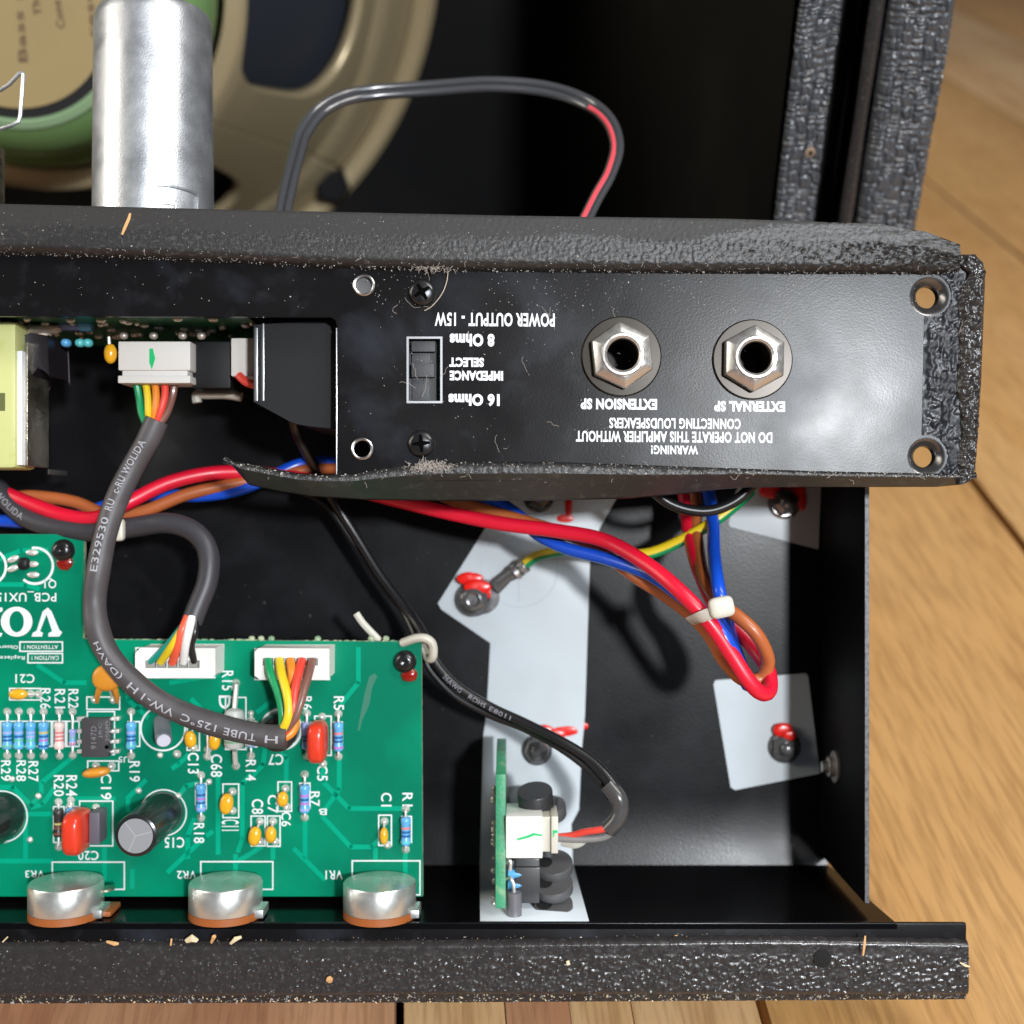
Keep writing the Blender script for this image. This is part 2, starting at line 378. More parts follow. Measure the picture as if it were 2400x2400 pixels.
# ======== speaker cabinet (upright on the table) ==========================================
CA = math.atan2(.2, .98); FK = Frame(Matrix.Rotation(CA, 3, 'Z'), (0, 0, 0))
def to_world_mm(p): return (RC @ Vector(p)) + Vector((0, 0, CAMZ * 1000))
def kf(px, py, D): return Matrix.Rotation(-CA, 3, 'Z') @ to_world_mm(P(px, py, D))     # chassis pixel -> cabinet frame mm
def on_plane(px, py, yk):            # pixel ray onto the plane y = yk of the cabinet frame
    a = kf(1200, 1200, 0); b = kf(px, py, 100); t = (yk - a.y) / (b.y - a.y); return a + (b - a) * t
YK = kf(2000, 400, 340).y            # plane of the cabinet's rear rim
xi, xg0, xg1, xo = 141.6, 153.6, 164.6, 183.2
ZT = 620; YRIM_ = 430.1 + 172
def weave(x, z, c=3.5):              # basket-weave relief, mm
    x, z = x + 1.5 * noise.noise(Vector((x * .10, z * .10, 0))) + .5 * noise.noise(Vector((x * .4, z * .4, 2))), z + 1.8 * noise.noise(Vector((x * .08, z * .10, 5))) + .6 * noise.noise(Vector((x * .5, z * .35, 9)))
    i, j = math.floor(x / c), math.floor(z / c + .5 * (math.floor(x / c) % 2)); fx, fz = x / c - i, z / c + .5 * (i % 2) - j
    r = random.Random(i * 7919 + j * 104729); k = r.random(); a = r.random()
    ex, ez = min(1, 5 * min(fx, 1 - fx)), min(1, 5 * min(fz, 1 - fz))
    if k < .66: h = (.55 + .45 * abs(math.sin(math.pi * fz * (2 if a < .5 else 3)))) * ez * (.35 + .65 * ex)
    else: h = (.55 + .45 * abs(math.sin(math.pi * fx * 2))) * ex * (.35 + .65 * ez)
    return 1.0 * h * (.45 + .75 * r.random()) + .16 * noise.noise(Vector((x * 2.2, z * 2.2, 1)))
def rim_strip(x0, x1, z0, z1, y, nx, nz, rnd=2.5, amp=1.0):
    b = MB()
    def fn(u, v):
        x = x0 + (x1 - x0) * u; z = z0 + (z1 - z0) * v; e = min(u, 1 - u) * (x1 - x0)
        dy = rnd - math.sqrt(max(rnd * rnd - max(rnd - e, 0) ** 2, 0)) if e < rnd else 0
        return (x, y + dy - amp * weave(x, z), z)
    return b.grid(fn, nx, nz)
cab = root('speaker_cabinet', (xo - 200, YK + 100, 0), 'black textured loudspeaker cabinet standing behind the opened chassis', 'cabinet', fr=FK)
b = MB().box(xg1 + .4, xo - .4, YK + 2.2, YRIM_ + 46, 0, ZT).box(xo - 480, xg1 + .3, YK + 3, YRIM_ + 46, 0, 14); part('carcass', b, CABIN, cab, smooth=0)
part('side_rim', rim_strip(xg1, xo, 128, 215, YK, 70, 380, 3.4), VINYLW, cab)
part('inner_batten', rim_strip(xi, xg0, 128, 215, YK + 6, 48, 380, 1.6), VINYLW, cab)
part('batten_core', MB().box(xi + .3, xg0 - .3, YK + 10.5, YK + 30, 0, ZT), CABIN, cab, smooth=0)
part('groove_floor', MB().box(xg0 - .2, xg1 + .4, YK + 18, YRIM_ + 44, 0, ZT), CABIN, cab, smooth=0)
part('piping', MB().tube([Vector((xg1 - 2.2, YK + 4.6, 60 + 5 * i + 0)) for i in range(90)], lambda t: 2.0 + .12 * math.sin(t * 500), 10), VINYL, cab)
part('inner_side', MB().box(xi + 6, xi + 10, YK + 31, YRIM_ + 20, 14.2, ZT), CABIN, cab, smooth=0)
part('baffle', MB().box(xo - 490, xi + 5.8, YRIM_ + 8, YRIM_ + 20, 14.2, ZT), CABIN, cab, smooth=0)
hp = on_plane(1898, 357, YK + 5.3)
part('screw_hole', MB().lathe([(1.6, .0), (1.3, -.4), (.65, -.6), (.5, 1.0)], hp, (0, 1, 0), 14), mat('torn_ply', (.22, .15, .10), .8), cab)
part('hole_shade_disc', MB().lathe([(.65, -.8), (.6, -.7)], hp, (0, 1, 0), 12), mat('hole_shade_black', (.003, .003, .003), .9), cab)  # black disc painted as the shade inside the screw hole

# ---- loudspeaker in the cabinet: axis horizontal, along the cabinet's depth
YMAG = 430.1; YRIM = YMAG + 172
cm = on_plane(12, 22, YMAG); RM = 30.0; RR = 162.0; CX, CZ = cm.x, cm.z; rc = cm
spk = root('loudspeaker', (cm.x, YRIM, cm.z - RR), 'green and champagne loudspeaker bolted inside the cabinet', 'loudspeaker', fr=FK)
def disc(prof, n=96): return MB().lathe([(r, -d) for r, d in reversed(prof)], (cm.x, YMAG, cm.z), (0, -1, 0), n)     # d = depth behind the label
part('magnet_label', disc([(RM, 0), (RM, 1.5)]), LABELT, spk)
part('rubber_ring', disc([(RM, .7), (33.4, .7), (33.8, 2)]), mat('black_rubber', (.006, .006, .007), .6), spk)
part('cover_rim', disc([(33.8, 1.2), (34.4, .4), (37.0, 1.2), (38.4, 3.5)]), MIST, spk)
part('magnet_cover', disc([(38.2, 3), (41, 5), (46, 10), (50, 17), (52, 25), (52.3, 31), (50.6, 34), (50.8, 36.5), (55, 38.5), (60, 43), (63.5, 50), (64.5, 57), (64, 64)]), SPKGRN, spk)
tb = MB()
def lab_text(s, px, py0, py1, w, tilt):
    uv, fs, _ = text2d(s, .02)
    vs = []
    for u, v in uv:
        q = on_plane(px - w * v + w / 2 + tilt * (u - .5) * 20, py0 + (py1 - py0) * (1 - u), YMAG - .25) if False else on_plane(px + w * (v - .5) * -1 - tilt * (1 - u) * 12, py0 + (py1 - py0) * (1 - u), YMAG - .25)
        vs.append(q)
    tb.add(vs, fs)
lab_text('Bass re', 36, -60, 145, 22, -1.6); lab_text('The', 78, -20, 36, 18, -1); lab_text('Cone', 132, 0, 66, 20, -1); lab_text('reson', 206, -60, 84, 14, -1.2)
part('label_print', tb, LABINK, spk, smooth=0)
# basket: dished frame with windows cut in its flank, and a bolted rim
def basket_pt(a, q):
    pr = [(0, 66, 62), (.06, 71, 63), (.14, 74, 66), (.30, 84, 80), (.72, 122, 136), (.80, 128, 146), (.88, 134, 150), (1, 147, 166)]
    r = interp(q, [(p[0], p[1]) for p in pr]); d = interp(q, [(p[0], p[2]) for p in pr]); a = math.radians(a)
    return Vector((CX + r * math.cos(a), YMAG + d, CZ + r * math.sin(a)))
bsk = MB(); WP = 3.6; U1, V0, V1 = 45 / 33, -.385 / .315, .615 / .315      # four sectors, each a sheet with one rounded opening
phis = sorted([2 * math.pi * i / 168 for i in range(168)] + [math.atan2(v, u) % (2 * math.pi) for u in (-U1, U1) for v in (V0, V1)])
for sec in range(4):
    NR = 26; vs = []; fs = []; n = len(phis)
    for k in range(NR + 1):
        for ph in phis:
            c_, s_ = math.cos(ph), math.sin(ph); w_ = (abs(c_) ** WP + abs(s_) ** WP) ** (-1 / WP)
            r_ = min(U1 / abs(c_) if abs(c_) > 1e-9 else 1e9, (V1 / s_ if s_ > 1e-9 else V0 / s_ if s_ < -1e-9 else 1e9)); w_ = min(w_, r_ * .97)
            t = w_ + (r_ - w_) * k / NR; vs.append(basket_pt(45 - 43.0 + 90 * sec + 33 * t * c_, .385 + .315 * t * s_))
    for k in range(NR):
        for i in range(n): fs.append((k * n + i, k * n + (i + 1) % n, (k + 1) * n + (i + 1) % n, (k + 1) * n + i))
    bsk.add(vs, fs)
ob = part('basket', bsk, CHAMP, spk, smooth=50)
md = ob.modifiers.new('solid', 'SOLIDIFY'); md.thickness = .005; md.offset = 1
part('basket_rim', MB().lathe([(145, -166), (147, -163), (150, -162), (152, -165.5), (154, -166), (156, -165), (159, -164), (162, -166), (162, -174), (145, -174)], (CX, YMAG, CZ), (0, -1, 0), 160, cap0=False, cap1=False), CHAMP, spk)
part('cone', MB().lathe([(66, -70), (140, -172)], (CX, YMAG, CZ), (0, -1, 0), 96, cap0=False, cap1=False), CONE, spk)
nq = on_plane(776, 428, YRIM - 8); part('rim_bolt', MB().lathe([(9, -8), (9, 6), (7, 8)], nq, (0, -1, 0), sides=6), BLKP, spk)

# ---- twin speaker lead
lead = [(655, 560, 300), (664, 495, 304), (680, 420, 310), (700, 345, 317), (712, 310, 320), (748, 262, 324), (800, 232, 327), (870, 217, 330), (1010, 207, 332), (1150, 198, 332), (1275, 208, 332), (1370, 238, 328), (1425, 280, 322), (1446, 340, 316), (1430, 405, 310), (1400, 460, 305), (1370, 520, 300), (1350, 560, 298)]
LEADM = mat('lead_pvc', (.055, .055, .06), .18, coat=.6)
sp = root('speaker_lead', P(1010, 207, 332), 'black twin speaker lead with one red striped side arching above the panel', 'cable')
c0 = cr([P(*q) for q in lead], 8); A = []; B = []
for i, c in enumerate(c0):
    t = (c0[min(i + 1, len(c0) - 1)] - c0[max(i - 1, 0)]).normalized(); n = Vector((0, 0, 1)).cross(t).normalized()
    tw = min(max((i / len(c0) - .62) / .2, 0), 1); ang_ = -1.0 * tw
    off = (n * math.cos(ang_) + Vector((0, 0, 1)) * math.sin(ang_)) * 1.04; A.append(c + off); B.append(c - off)
part('conductor', MB().tube(A, 1.12, 12), LEADM, sp); k = int(len(B) * .66)
part('conductor', MB().tube(B, 1.12, 12), LEADM, sp)
stripe = [p + Vector((-.1, -.1, .76)) for p in B[k:]]
part('red_stripe', MB().tube(stripe, .72, 8), plastic('pink_red_stripe', (.70, .08, .10), .3), sp)

# ======== chassis =========================================================================
ch = root('amplifier_chassis', (0, YP, -DF), 'black steel amplifier chassis opened to show its wiring', 'amplifier chassis')
XR = (1935 - 1200) * DF / F_PX
YT = 60.0
def glare_bow(y):                          # floor sheet curves up by the front panel, a shape added for the glare
    t = max(0, YP + 18 - y); return .23 * t * t / 36
flr = MB().grid(lambda u, v: (-150 + (XR + 150) * u, YP + (YT - YP) * v ** 1.6, -DF + glare_bow(YP + (YT - YP) * v ** 1.6)), 4, 70)
flr.box(-150, XR, YP - 1.2, YT, -DF - 1.2, -DF - .05); part('floor_plate', flr, BLKIN, ch, smooth=60)
part('top_plate', MB().box(-150, XR + .0, YT - 1.2, YT, -DF + .02, -DR - 1.22), BLKIN, ch)
part('side_flange', MB().box(XR - 1.2, XR, -90.5, YT - 1.22, -DF + .02, -(XR * F_PX / 838)), mat('matt_black_side', (.003, .003, .0033), .6, spec=.12), ch, bevel=.25)
part('worn_edge', MB().box(XR - 1.05, XR - .1, -90.4, YT - 1.3, -(XR * F_PX / 838), -(XR * F_PX / 838) + .06), mat('scuffed_edge', (.11, .11, .12), .5, .3, bump=(3000, .5, .1), stains=[((.05, .05, .05), 900, .45, .65)]), ch)
fp = MB(); pl = [(-150, -DF + .02), (XR, -DF + .02), (XR + .5, -DF + 4), (86.5, -DFL + .02), (-150, -DFL + .02)]
fp.add([(x, YP, z) for x, z in pl] + [(x, YP - 1.2, z) for x, z in pl], [(0, 1, 2, 3, 4), (9, 8, 7, 6, 5)] + [(i, i + 5, (i + 1) % 5 + 5, (i + 1) % 5) for i in range(5)])
part('front_panel', fp, mat('glossy_black_panel', (.003, .003, .0035), .18, spec=.08, bump=(900, .06, .05)), ch)
XF = (2266 - 1200) * DFL / F_PX; YF = (1200 - 2342) * DFL / F_PX
part('front_flange', MB().box(-150, XF, YF, YP + .2, -DFL - 1.3, -DFL), BLK, ch, bevel=.55)
def bumpy(x, y, amp):
    n = noise.noise(Vector((x * 2.2, y * 1.35, 2))) + .7 * noise.noise(Vector((x * 3.6 + y * .8, y * 2.4, 7))); g = fbm(x, y, .16, 2, 9)
    return amp * (1.05 * max(n - .10, 0) + .12 * g)
# textured strip on the front flange
fs_ = MB()
TOPF = [(-80, 2207), (0, 2207), (600, 2206), (900, 2204), (1500, 2196), (1800, 2192), (2266, 2200)]
BOTF = [(-80, 2334), (600, 2333), (1100, 2330), (1800, 2330), (2266, 2330)]
def fstrip(u, v):
    px = -80 + u * (2264 + 80); y0 = interp(px, TOPF); y1 = interp(px, BOTF); py = y0 + (y1 - y0) * v
    q = P(px, py, DFL - .1); e = min(v, 1 - v) * 12.0; z = 1.5 * min(1, (e / 1.0) ** .5) + .1
    am = interp(px, [(0, .30), (700, .55), (1100, .75), (2266, .8)]) * (.25 if v < .28 else 1)
    q.z += z + bumpy(q.x, q.y, am) * min(1, e); 
    q.y += .35 * noise.noise(Vector((q.x * .5, v * 3, 3))) * (1 if v in (0.0, 1.0) else .3); return q
part('textured_strip', fs_.grid(fstrip, 620, 40, True), VINYL, ch, smooth=60)
le = MB()
def ledge(u, v):
    px = -80 + u * (2262 + 80); y0 = interp(px, BOTF) - 6; y1 = interp(px, [(-80, 2352), (1100, 2349), (2262, 2342)]); q = P(px, y0 + (y1 - y0) * v, DFL + .1)
    q.z += .75 * (1 - v) + .3 * fbm(q.x, q.y, 1.6, 3, 4) * .8; return q
part('strip_ledge', le.grid(ledge, 500, 6, True), FOAM, ch, smooth=60)
part('flange_hole_shade', MB().lathe([(2.0, 1.2), (2.0, 2.05), (1.7, 2.2), (.01, 2.15)], P(1922, 2240, DFL), 'z', 11, cap0=False, cap1=False), mat('hole_shade_black', (.003, .003, .003), .9), ch)  # closed black cap on the strip, coloured as a hole's inner shade

# rear panel with cut-out, holes, switch opening
def pr(px, py): return P2(px, py, DR - 1.2)
outer = [pr(-80, 520), pr(1200, 545), pr(2200, 590), pr(2276, 640), pr(2268, 1122), pr(800, 1128), pr(790, 1118), pr(790, 764), pr(786, 750), pr(774, 743), pr(-80, 741)]
HOLES = [(2178, 694, 26), (2171, 1070, 25), (853, 668, 23), (849, 1052, 23)]
k_ = (DR - 1.2) / F_PX
loops = [outer] + [circ(*pr(x, y), r * k_ * (1.72 if r > 23 else 1), 28) for x, y, r in HOLES] + [[pr(958, 794), pr(1032, 794), pr(1032, 940), pr(958, 940)]] + [circ(*pr(x, y), 55 * k_, 24) for x, y in ((1456, 836), (1763, 843))]
part('rear_panel', MB().prism(loops, -DR, -DR + 1.2), BLK, ch, smooth=0)
part('cut_out_edge', MB().box(pr(790, 0)[0] - .30, pr(790, 0)[0] - .02, pr(0, 1120)[1], pr(0, 768)[1], -DR + .25, -DR + 1.1), EDGE, ch, bevel=.1)
for x, y, r in HOLES[:2]:            # dimpled fixing holes
    part('dimpled_hole', MB().lathe([(r * k_ * .98, -3.2), (r * k_ * 1.0, -1.6), (r * k_ * 1.08, -1.25), (r * k_ * 1.45, -.45), (r * k_ * 1.62, -.08), (r * k_ * 1.78, .035)], (*pr(x, y), -DR + 1.2), 'z', 36, cap0=False, cap1=False), mat('worn_dimple', (.16, .155, .155), .2, .85, rvar=(300, .12, .4)), ch)
for x, y, r in HOLES[2:]:
    part('eyelet', MB().lathe([(r * k_ * .86, -1.0), (r * k_ * .86, .15), (r * k_ * 1.0, .28), (r * k_ * 1.12, .12), (r * k_ * 1.14, -.02)], (*pr(x, y), -DR + 1.2), 'z', 28, cap0=False, cap1=False), EDGE, ch)
part('eyelet_plug', MB().lathe([(1.75, -1), (1.75, 0)], (*pr(853, 668), -DR + .2), 'z', 20), GREYP, ch)
def screw(px, py, D, r, parent, m=BLKSCREW, ph=.6):
    c = P(px, py, D); rr = r * D / F_PX
    s = part('screw', MB().lathe([(rr, 0), (rr, .35), (rr * .93, .8), (rr * .72, 1.2), (rr * .4, 1.42), (.01, 1.5)], c, 'z', 28, cap1=False), m, parent)
    x = MB()
    for a in (ph, ph + math.pi / 2):
        d = Vector((math.cos(a), math.sin(a), 0)); e = Vector((-d.y, d.x, 0)); l, w_ = rr * .66, rr * .15
        pt = lambda t, k: c + d * l * t + e * w_ * k + Vector((0, 0, 1.55 - .30 * abs(t) ** 2))
        x.add([pt(t, k * (1.3 - .7 * abs(t))) for t in (-1, -.5, 0, .5, 1) for k in (-1, 1)], [(2 * i, 2 * i + 2, 2 * i + 3, 2 * i + 1) for i in range(4)])
    part('recess_shade_cross', x, mat('recess_black', (.003, .003, .003), .8, spec=.0), s, smooth=0); return s  # flat black cross laid over the dome as the recess's shade
screw(990, 686, DR - 1.2, 32, ch, ph=.55); screw(988, 1040, DR - 1.2, 32, ch, ph=.1)
# jack sockets
def jack(px, py, rot):
    c = P(px, py, DR - 1.2); j = part('jack_socket', MB().lathe([(4.6, -6), (4.6, 4.3), (4.35, 4.7), (3.9, 4.75), (3.4, 4.2), (3.35, 2.6)], c, 'z', 40, cap0=False, cap1=False), NICKEL, ch)
    part('bore', MB().lathe([(3.36, 2.62), (3.2, 1.0), (3.1, -9.5), (.1, -9.5)], c, 'z', 32, cap0=False, cap1=False), mat('dark_bore', (.012, .008, .005), .4, spec=.2), j)
    part('washer', MB().lathe([(4.7, .02), (8.55, .02), (8.6, .3), (8.3, .75), (4.7, .8)], c, 'z', 56, cap0=False, cap1=False), DARKNI, j)
    n = MB(); R = 7.15; prof = [(R, .82), (R, 2.9), (R * .95, 3.3), (5.1, 4.25), (4.62, 4.35)]; n.lathe(prof, c, 'z', sides=6, cap0=False, cap1=False, phase=rot)
    part('hex_nut', n, NICKEL, j, bevel=.28); return j
jack(1456, 836, .62); jack(1763, 843, .50)
# impedance slide switch
sw = part('slide_switch', MB().box(*sorted((pr(950, 0)[0], pr(1040, 0)[0])), pr(0, 950)[1], pr(0, 786)[1], -DR - 6, -DR - 2.2), DGREY, ch)
for y0, y1, z, x1 in ((797, 822, -.3, 1019), (824, 850, -1.2, 1007), (850, 882, -.3, 1017), (882, 936, -1.7, 1005)):
    part('slider_rib', MB().box(pr(963, 0)[0], pr(x1, 0)[0], pr(0, y1)[1], pr(0, y0)[1], -DR - 2.18, -DR + z), mat('slider_black', (.045, .046, .05), .55, bump=(2000, .5, .1)), sw, bevel=.12)
bz = MB(); o2 = [pr(953, 789), pr(1037, 789), pr(1037, 945), pr(953, 945)]; i2 = [pr(958, 794), pr(1032, 794), pr(1032, 940), pr(958, 940)]
part('switch_bezel', bz.prism([o2, i2], -DR + 1.21, -DR + 1.30), EDGE, sw)
# lettering on the rear panel
tx = MB(); DT = DR - 1.24
for s, bx in (('POWER OUTPUT - 15W', (1019, 733, 1300, 765)), ('8 Ohms', (1054, 782, 1159, 812)), ('SELECT', (1053, 838, 1134, 860)), ('IMPEDANCE', (1054, 869, 1179, 892)),
              ('16 Ohms', (1051, 923, 1171, 952)), ('EXTENSION SP', (1361, 934, 1540, 960)), ('EXTERNAL SP', (1674, 940, 1840, 965)), ('CONNECTING LOUDSPEAKERS', (1428, 980, 1736, 1005)),
              ('DO NOT OPERATE THIS AMPLIFIER WITHOUT', (1350, 1011, 1810, 1037)), ('WARNING!', (1526, 1044, 1636, 1065))):
    print_text(tx, s, bx, DT, 180, .050 if len(s) < 18 and s[0] != 'W' else .030, .008)
part('panel_lettering', tx, PANELINK, ch, smooth=0)
# foam strip along the top edge
TT = [(-80, 484), (0, 487), (600, 502), (1200, 515), (1700, 522), (2050, 534), (2160, 552), (2240, 582), (2296, 600)]
TBm = [(-80, 594), (0, 598), (400, 610), (800, 630), (1060, 636), (1500, 641), (2170, 644), (2296, 640)]
def foam_top(u, v):
    px = -80 + u * (2240 + 80); y1 = interp(px, TBm); y0 = interp(px, TT); py = y1 + (y0 - y1) * min(v / .86, 1)
    e = min(v / .86, 1); z = 2.9 * (max(0, 1 - (1 - min(e / .22, 1)) ** 2)) ** .5
    q = P(px, py, DR - 1.2); q.z += z
    if v > .86: q.z -= (v - .86) / .14 * 7; q.y += .2
    else:
        rgh = interp(px, [(0, .06), (900, .09), (1400, .18), (1850, .32), (2050, .55), (2300, .7)]); q.z += rgh * fbm(q.x, q.y * 1.3, 1.75, 3, 6) * (1.0 if e < .62 else .35)
        if px > 1900: q.z += (px - 1900) / 340 * .9 * noise.noise(Vector((q.x * .12, q.y * .5, 8)))
        if v < .02: q.y += .22 * fbm(q.x, 0, 1.5, 3, 1)
    return q
fo = part('foam_strip', MB().grid(foam_top, 620, 44), [FOAM, FOAMU], ch, smooth=60)
for i, p in enumerate(fo.data.polygons):
    x_ = (i % 620) / 620
    if i // 620 > 22 + 5 * noise.noise(Vector((x_ * 9, 0, 1))) + max(0, (x_ - .70) * 90) + random.uniform(-2, 2): p.material_index = 1
# vinyl turned over the right end of the panel
def wrapf(u, v):
    py = 600 + v * (1136 - 600); xo_ = interp(py, [(600, 2292), (615, 2306), (640, 2312), (900, 2302), (1100, 2288), (1126, 2276), (1136, 2255)]); xi_ = interp(py, [(600, 2225), (640, 2262), (700, 2244), (800, 2246), (900, 2240), (1000, 2250), (1136, 2240)]) + 7 * noise.noise(Vector((0, py * .03, 2)))
    px = xi_ + (xo_ - xi_) * u; q = P(px, py, DR - 1.2); q.z += 1.6 * (1 - (2 * min(u, .5) - 1) ** 2) ** .5 + .7 * fbm(q.x, q.y, .95, 3, 3) * (1 if .05 < u < .95 else .1)
    if u > .8: q.z -= (u - .8) / .2 * 2.2
    return q
part('vinyl_edge', MB().grid(wrapf, 26, 190, True), VINYL, ch, smooth=60)
pat = [pr(2166, 590), pr(2262, 592), pr(2262, 1118), pr(2156, 1118)]
def patch(u, v):
    py = 636 + v * (1112 - 636); x0 = 2168 - 10 * v; px = x0 + (2258 - x0) * u; q = P(px, py, DR - 1.2); q.z += .06 + .42 * (u > .02) * (.5 + fbm(q.x, q.y, .62, 3, 5)) * min(1, u * 6) ; 
    return q
pm = MB().grid(patch, 36, 150, True)
keep = [k for k, f in enumerate(pm.f) if all(math.hypot(pm.v[f[0]].x - pr(hx, hy)[0], pm.v[f[0]].y - pr(hx, hy)[1]) > hr * k_ * 1.95 for hx, hy, hr in HOLES[:2])]
pm.f = [pm.f[k] for k in keep]; pm.m = [pm.m[k] for k in keep]
part('vinyl_patch', pm, mat('leathery_vinyl', (.012, .0125, .016), .36, spec=.3, bump=(1100, .5, .15), rvar=(220, .25, .55)), ch, smooth=60)
# lower foam strip, its left end peeled off and hanging free
LT = [(530, 1077), (600, 1090), (700, 1109), (760, 1113), (830, 1110), (900, 1098), (980, 1088), (1060, 1083), (1300, 1083), (1500, 1090), (1900, 1104), (2285, 1112)]
LB = [(530, 1082), (552, 1110), (575, 1136), (640, 1150), (720, 1163), (850, 1171), (1050, 1174), (1280, 1173), (1480, 1168), (1600, 1158), (1700, 1146), (1760, 1142), (2200, 1141), (2262, 1135), (2285, 1118)]
def foam_low(u, v):
    px = 531 + u * (2284 - 531); y0 = interp(px, LT); y1 = interp(px, LB); py = y0 + (y1 - y0) * v
    rise = interp(px, [(530, 3.4), (700, 2.5), (900, 1.6), (2285, 1.5)]); q = P(px, py, DR - 1.25)
    ed = .30; q.z += rise * (.4 + .6 * min(1, v / .12)) if v < ed else rise - (v - ed) / (1 - ed) * interp(px, [(530, 7), (900, 7.5), (1500, 6), (1780, 3.4), (2285, 2.6)])
    if v < ed: q.z += .22 * fbm(q.x, q.y, 1.4, 3, 2)
    return q
part('loose_foam_strip', MB().grid(foam_low, 420, 20, True), [FOAM, FOAMD], ch, smooth=40)
me_ = bpy.data.objects['loose_foam_strip'].data
for i, p in enumerate(me_.polygons): p.material_index = 0 if (i // 420) < 6 else 1
md = bpy.data.objects['loose_foam_strip'].modifiers.new('solid', 'SOLIDIFY'); md.thickness = .0008; md.offset = -1
# nuts on the floor with red locking lacquer
def nut(px, py, D, r, parent, paint, dome=False, rot=.3, m=LOCKNI):
    c = P(px, py, D); R = r * D / F_PX
    n = MB()
    if dome: n.lathe([(R * 1.15, 0), (R * 1.15, .5), (R, .55), (R, 1.4), (R * .93, 2.4), (R * .7, 3.3), (R * .46, 3.6), (R * .40, 3.5), (R * .36, 2.0)], c, 'z', 32)
    else:
        n.lathe([(R * 1.22, 0), (R * 1.2, .2), (R * 1.0, .55)], c, 'z', 28); n.lathe([(R, .5), (R, 1.8), (R * .9, 2.2), (R * .5, 2.9)], c, 'z', sides=6, phase=rot); n.lathe([(R * .48, 2.6), (R * .48, 4.0), (R * .38, 4.4), (R * .2, 4.7), (.01, 4.78)], c, 'z', 18)
    o = part('lock_nut', n, m, parent, smooth=35 if dome else 14)
    for (dx, dy, dz, rx, ry, rz) in paint:
        part('red_lacquer', MB().sup(c + Vector((dx, dy, dz)), (rx, ry, rz * .5), .95, 24, 12, bump=.14, bs=.6), REDP, o)
    return o
nut(1110, 1404, DF - 1.6, 36, ch, [(-.8, 5.4, 1.3, 3.5, 1.7, 1.1), (1.1, 3.3, 2.6, 3.6, 2.0, 1.2), (4.0, 2.0, 1.4, 1.8, 1.8, 1.0)], True)
nut(1258, 1758, DF - .5, 30, ch, [(2.2, 5.0, .5, 2.3, 1.7, 1.0), (4.6, 4.2, .4, 3.2, 1.5, .8), (7.6, 5.0, .1, 3.2, 1.3, .5), (11, 6.3, -.3, 2.6, 1.1, .3)], rot=.1)
nut(1838, 1750, DF - .5, 32, ch, [(-.6, 4.6, 1.3, 2.6, 1.9, 1.3), (1.0, 3.4, 2.2, 1.8, 1.4, 1.0)], rot=.5)
nut(1838, 1178, DF - .5, 32, ch, [(-3.8, 3.2, 1.0, 3.0, 2.2, 1.2), (2.6, 3.6, .6, 3.0, 2.0, 1.0), (4.6, .6, .5, 1.2, 2.6, .8)], rot=.2)
nut(1262, 1165, DF - .5, 30, ch, [(8.0, -2.6, 0, 1.0, 3.0, .35), (7.0, -5.6, 0, 2.3, 1.1, .35)], rot=.7, m=BLKSCREW)
o = part('side_bolt', MB().lathe([(4.0, 0), (4.0, .6), (2.5, .65), (2.5, 2.0), (1.5, 2.1), (1.4, 3.6)], (XR - 1.2, -(1795 - 1200) * 310 / F_PX, -309), (-1, 0, 0), 24), NICKEL, ch)

# ---- pale insulating sheets stuck to the floor
def sheet(polys, label, z=.35):
    b = MB()
    for pg in polys: b.prism([[P2(x, y, DF) for x, y in pg]], -DF + .02, -DF + z)
    for v in b.v: v.z += glare_bow(v.y)
    return part('insulating_sheet', b, SHEET, None, bevel=.12, label=label, cat='insulating sheet', group='pale plastic insulating sheets on the chassis floor')
main = [(1026, 1414), (1034, 1428), (1149, 1507), (1140, 1675), (1133, 1720), (1125, 2021), (1342, 2021), (1339, 1930), (1357, 1897), (1363, 1765), (1371, 1675), (1383, 1305), (1406, 1237), (1452, 1155), (1452, 1040), (1260, 1040), (1150, 1218)]
sh = sheet([main], 'long pale plastic sheet with angled upper end, running down to the front panel')
bb = MB(); v0, v1 = P(1125, 2021, DF), P(1342, 2021, DF)
bb.add([(v0.x, YP + .02, -DF + 2.45), (v1.x, YP + .02, -DF + 2.45), (P(1381, 2166, DFL).x, YP + .02, -DFL - 1.4), (P(1125, 2166, DFL).x, YP + .02, -DFL - 1.4)], [(0, 3, 2, 1)])
ob = part('turned_up_end', bb, SHEET, sh); md = ob.modifiers.new('s', 'SOLIDIFY'); md.thickness = .0003; md.offset = 1
rg = MB(); ring(rg, 1217, 1333, 90, 2.4, DF - .37); rg.add([P(1214, 1350, DF - .37), P(1217, 1350, DF - .37), P(1217, 1412, DF - .37), P(1214, 1412, DF - .37)], [(0, 3, 2, 1)])
part('emboss_shade_line', rg, mat('pale_sheet_shadow_line', (.42, .47, .52), .5), sh, smooth=0)  # flat grey lines painted as the shade of a faint emboss
sheet([[(1745, 1075), (1706, 1228), (1712, 1236), (1722, 1238), (1918, 1288), (1926, 1075)]], 'pale plastic sheet under the rear panel corner, with a red-lacquered nut')
sheet([[(1676, 1594), (1888, 1578), (1893, 1584), (1921, 1812), (1722, 1851), (1712, 1844), (1672, 1604)]], 'square pale plastic sheet under the wire bundle loop')

# ======== main circuit board ==============================================================
pcb = root('circuit_board', P(500, 1800, DP + 3), 'green main circuit board with printed white markings and potentiometers', 'circuit board')
kp = DP / F_PX
out = [(-90, 1252), (193, 1252), (197, 1258), (195, 1495), (204, 1499), (988, 1504), (991, 2101), (-90, 2101)]
bo = part('board', MB().prism([[P2(x, y, DP) for x, y in out]], -DP - 1.6, -DP), [FR4, FR4E], pcb)
for p in bo.data.polygons:
    if abs(p.normal.z) < .5: p.material_index = 1
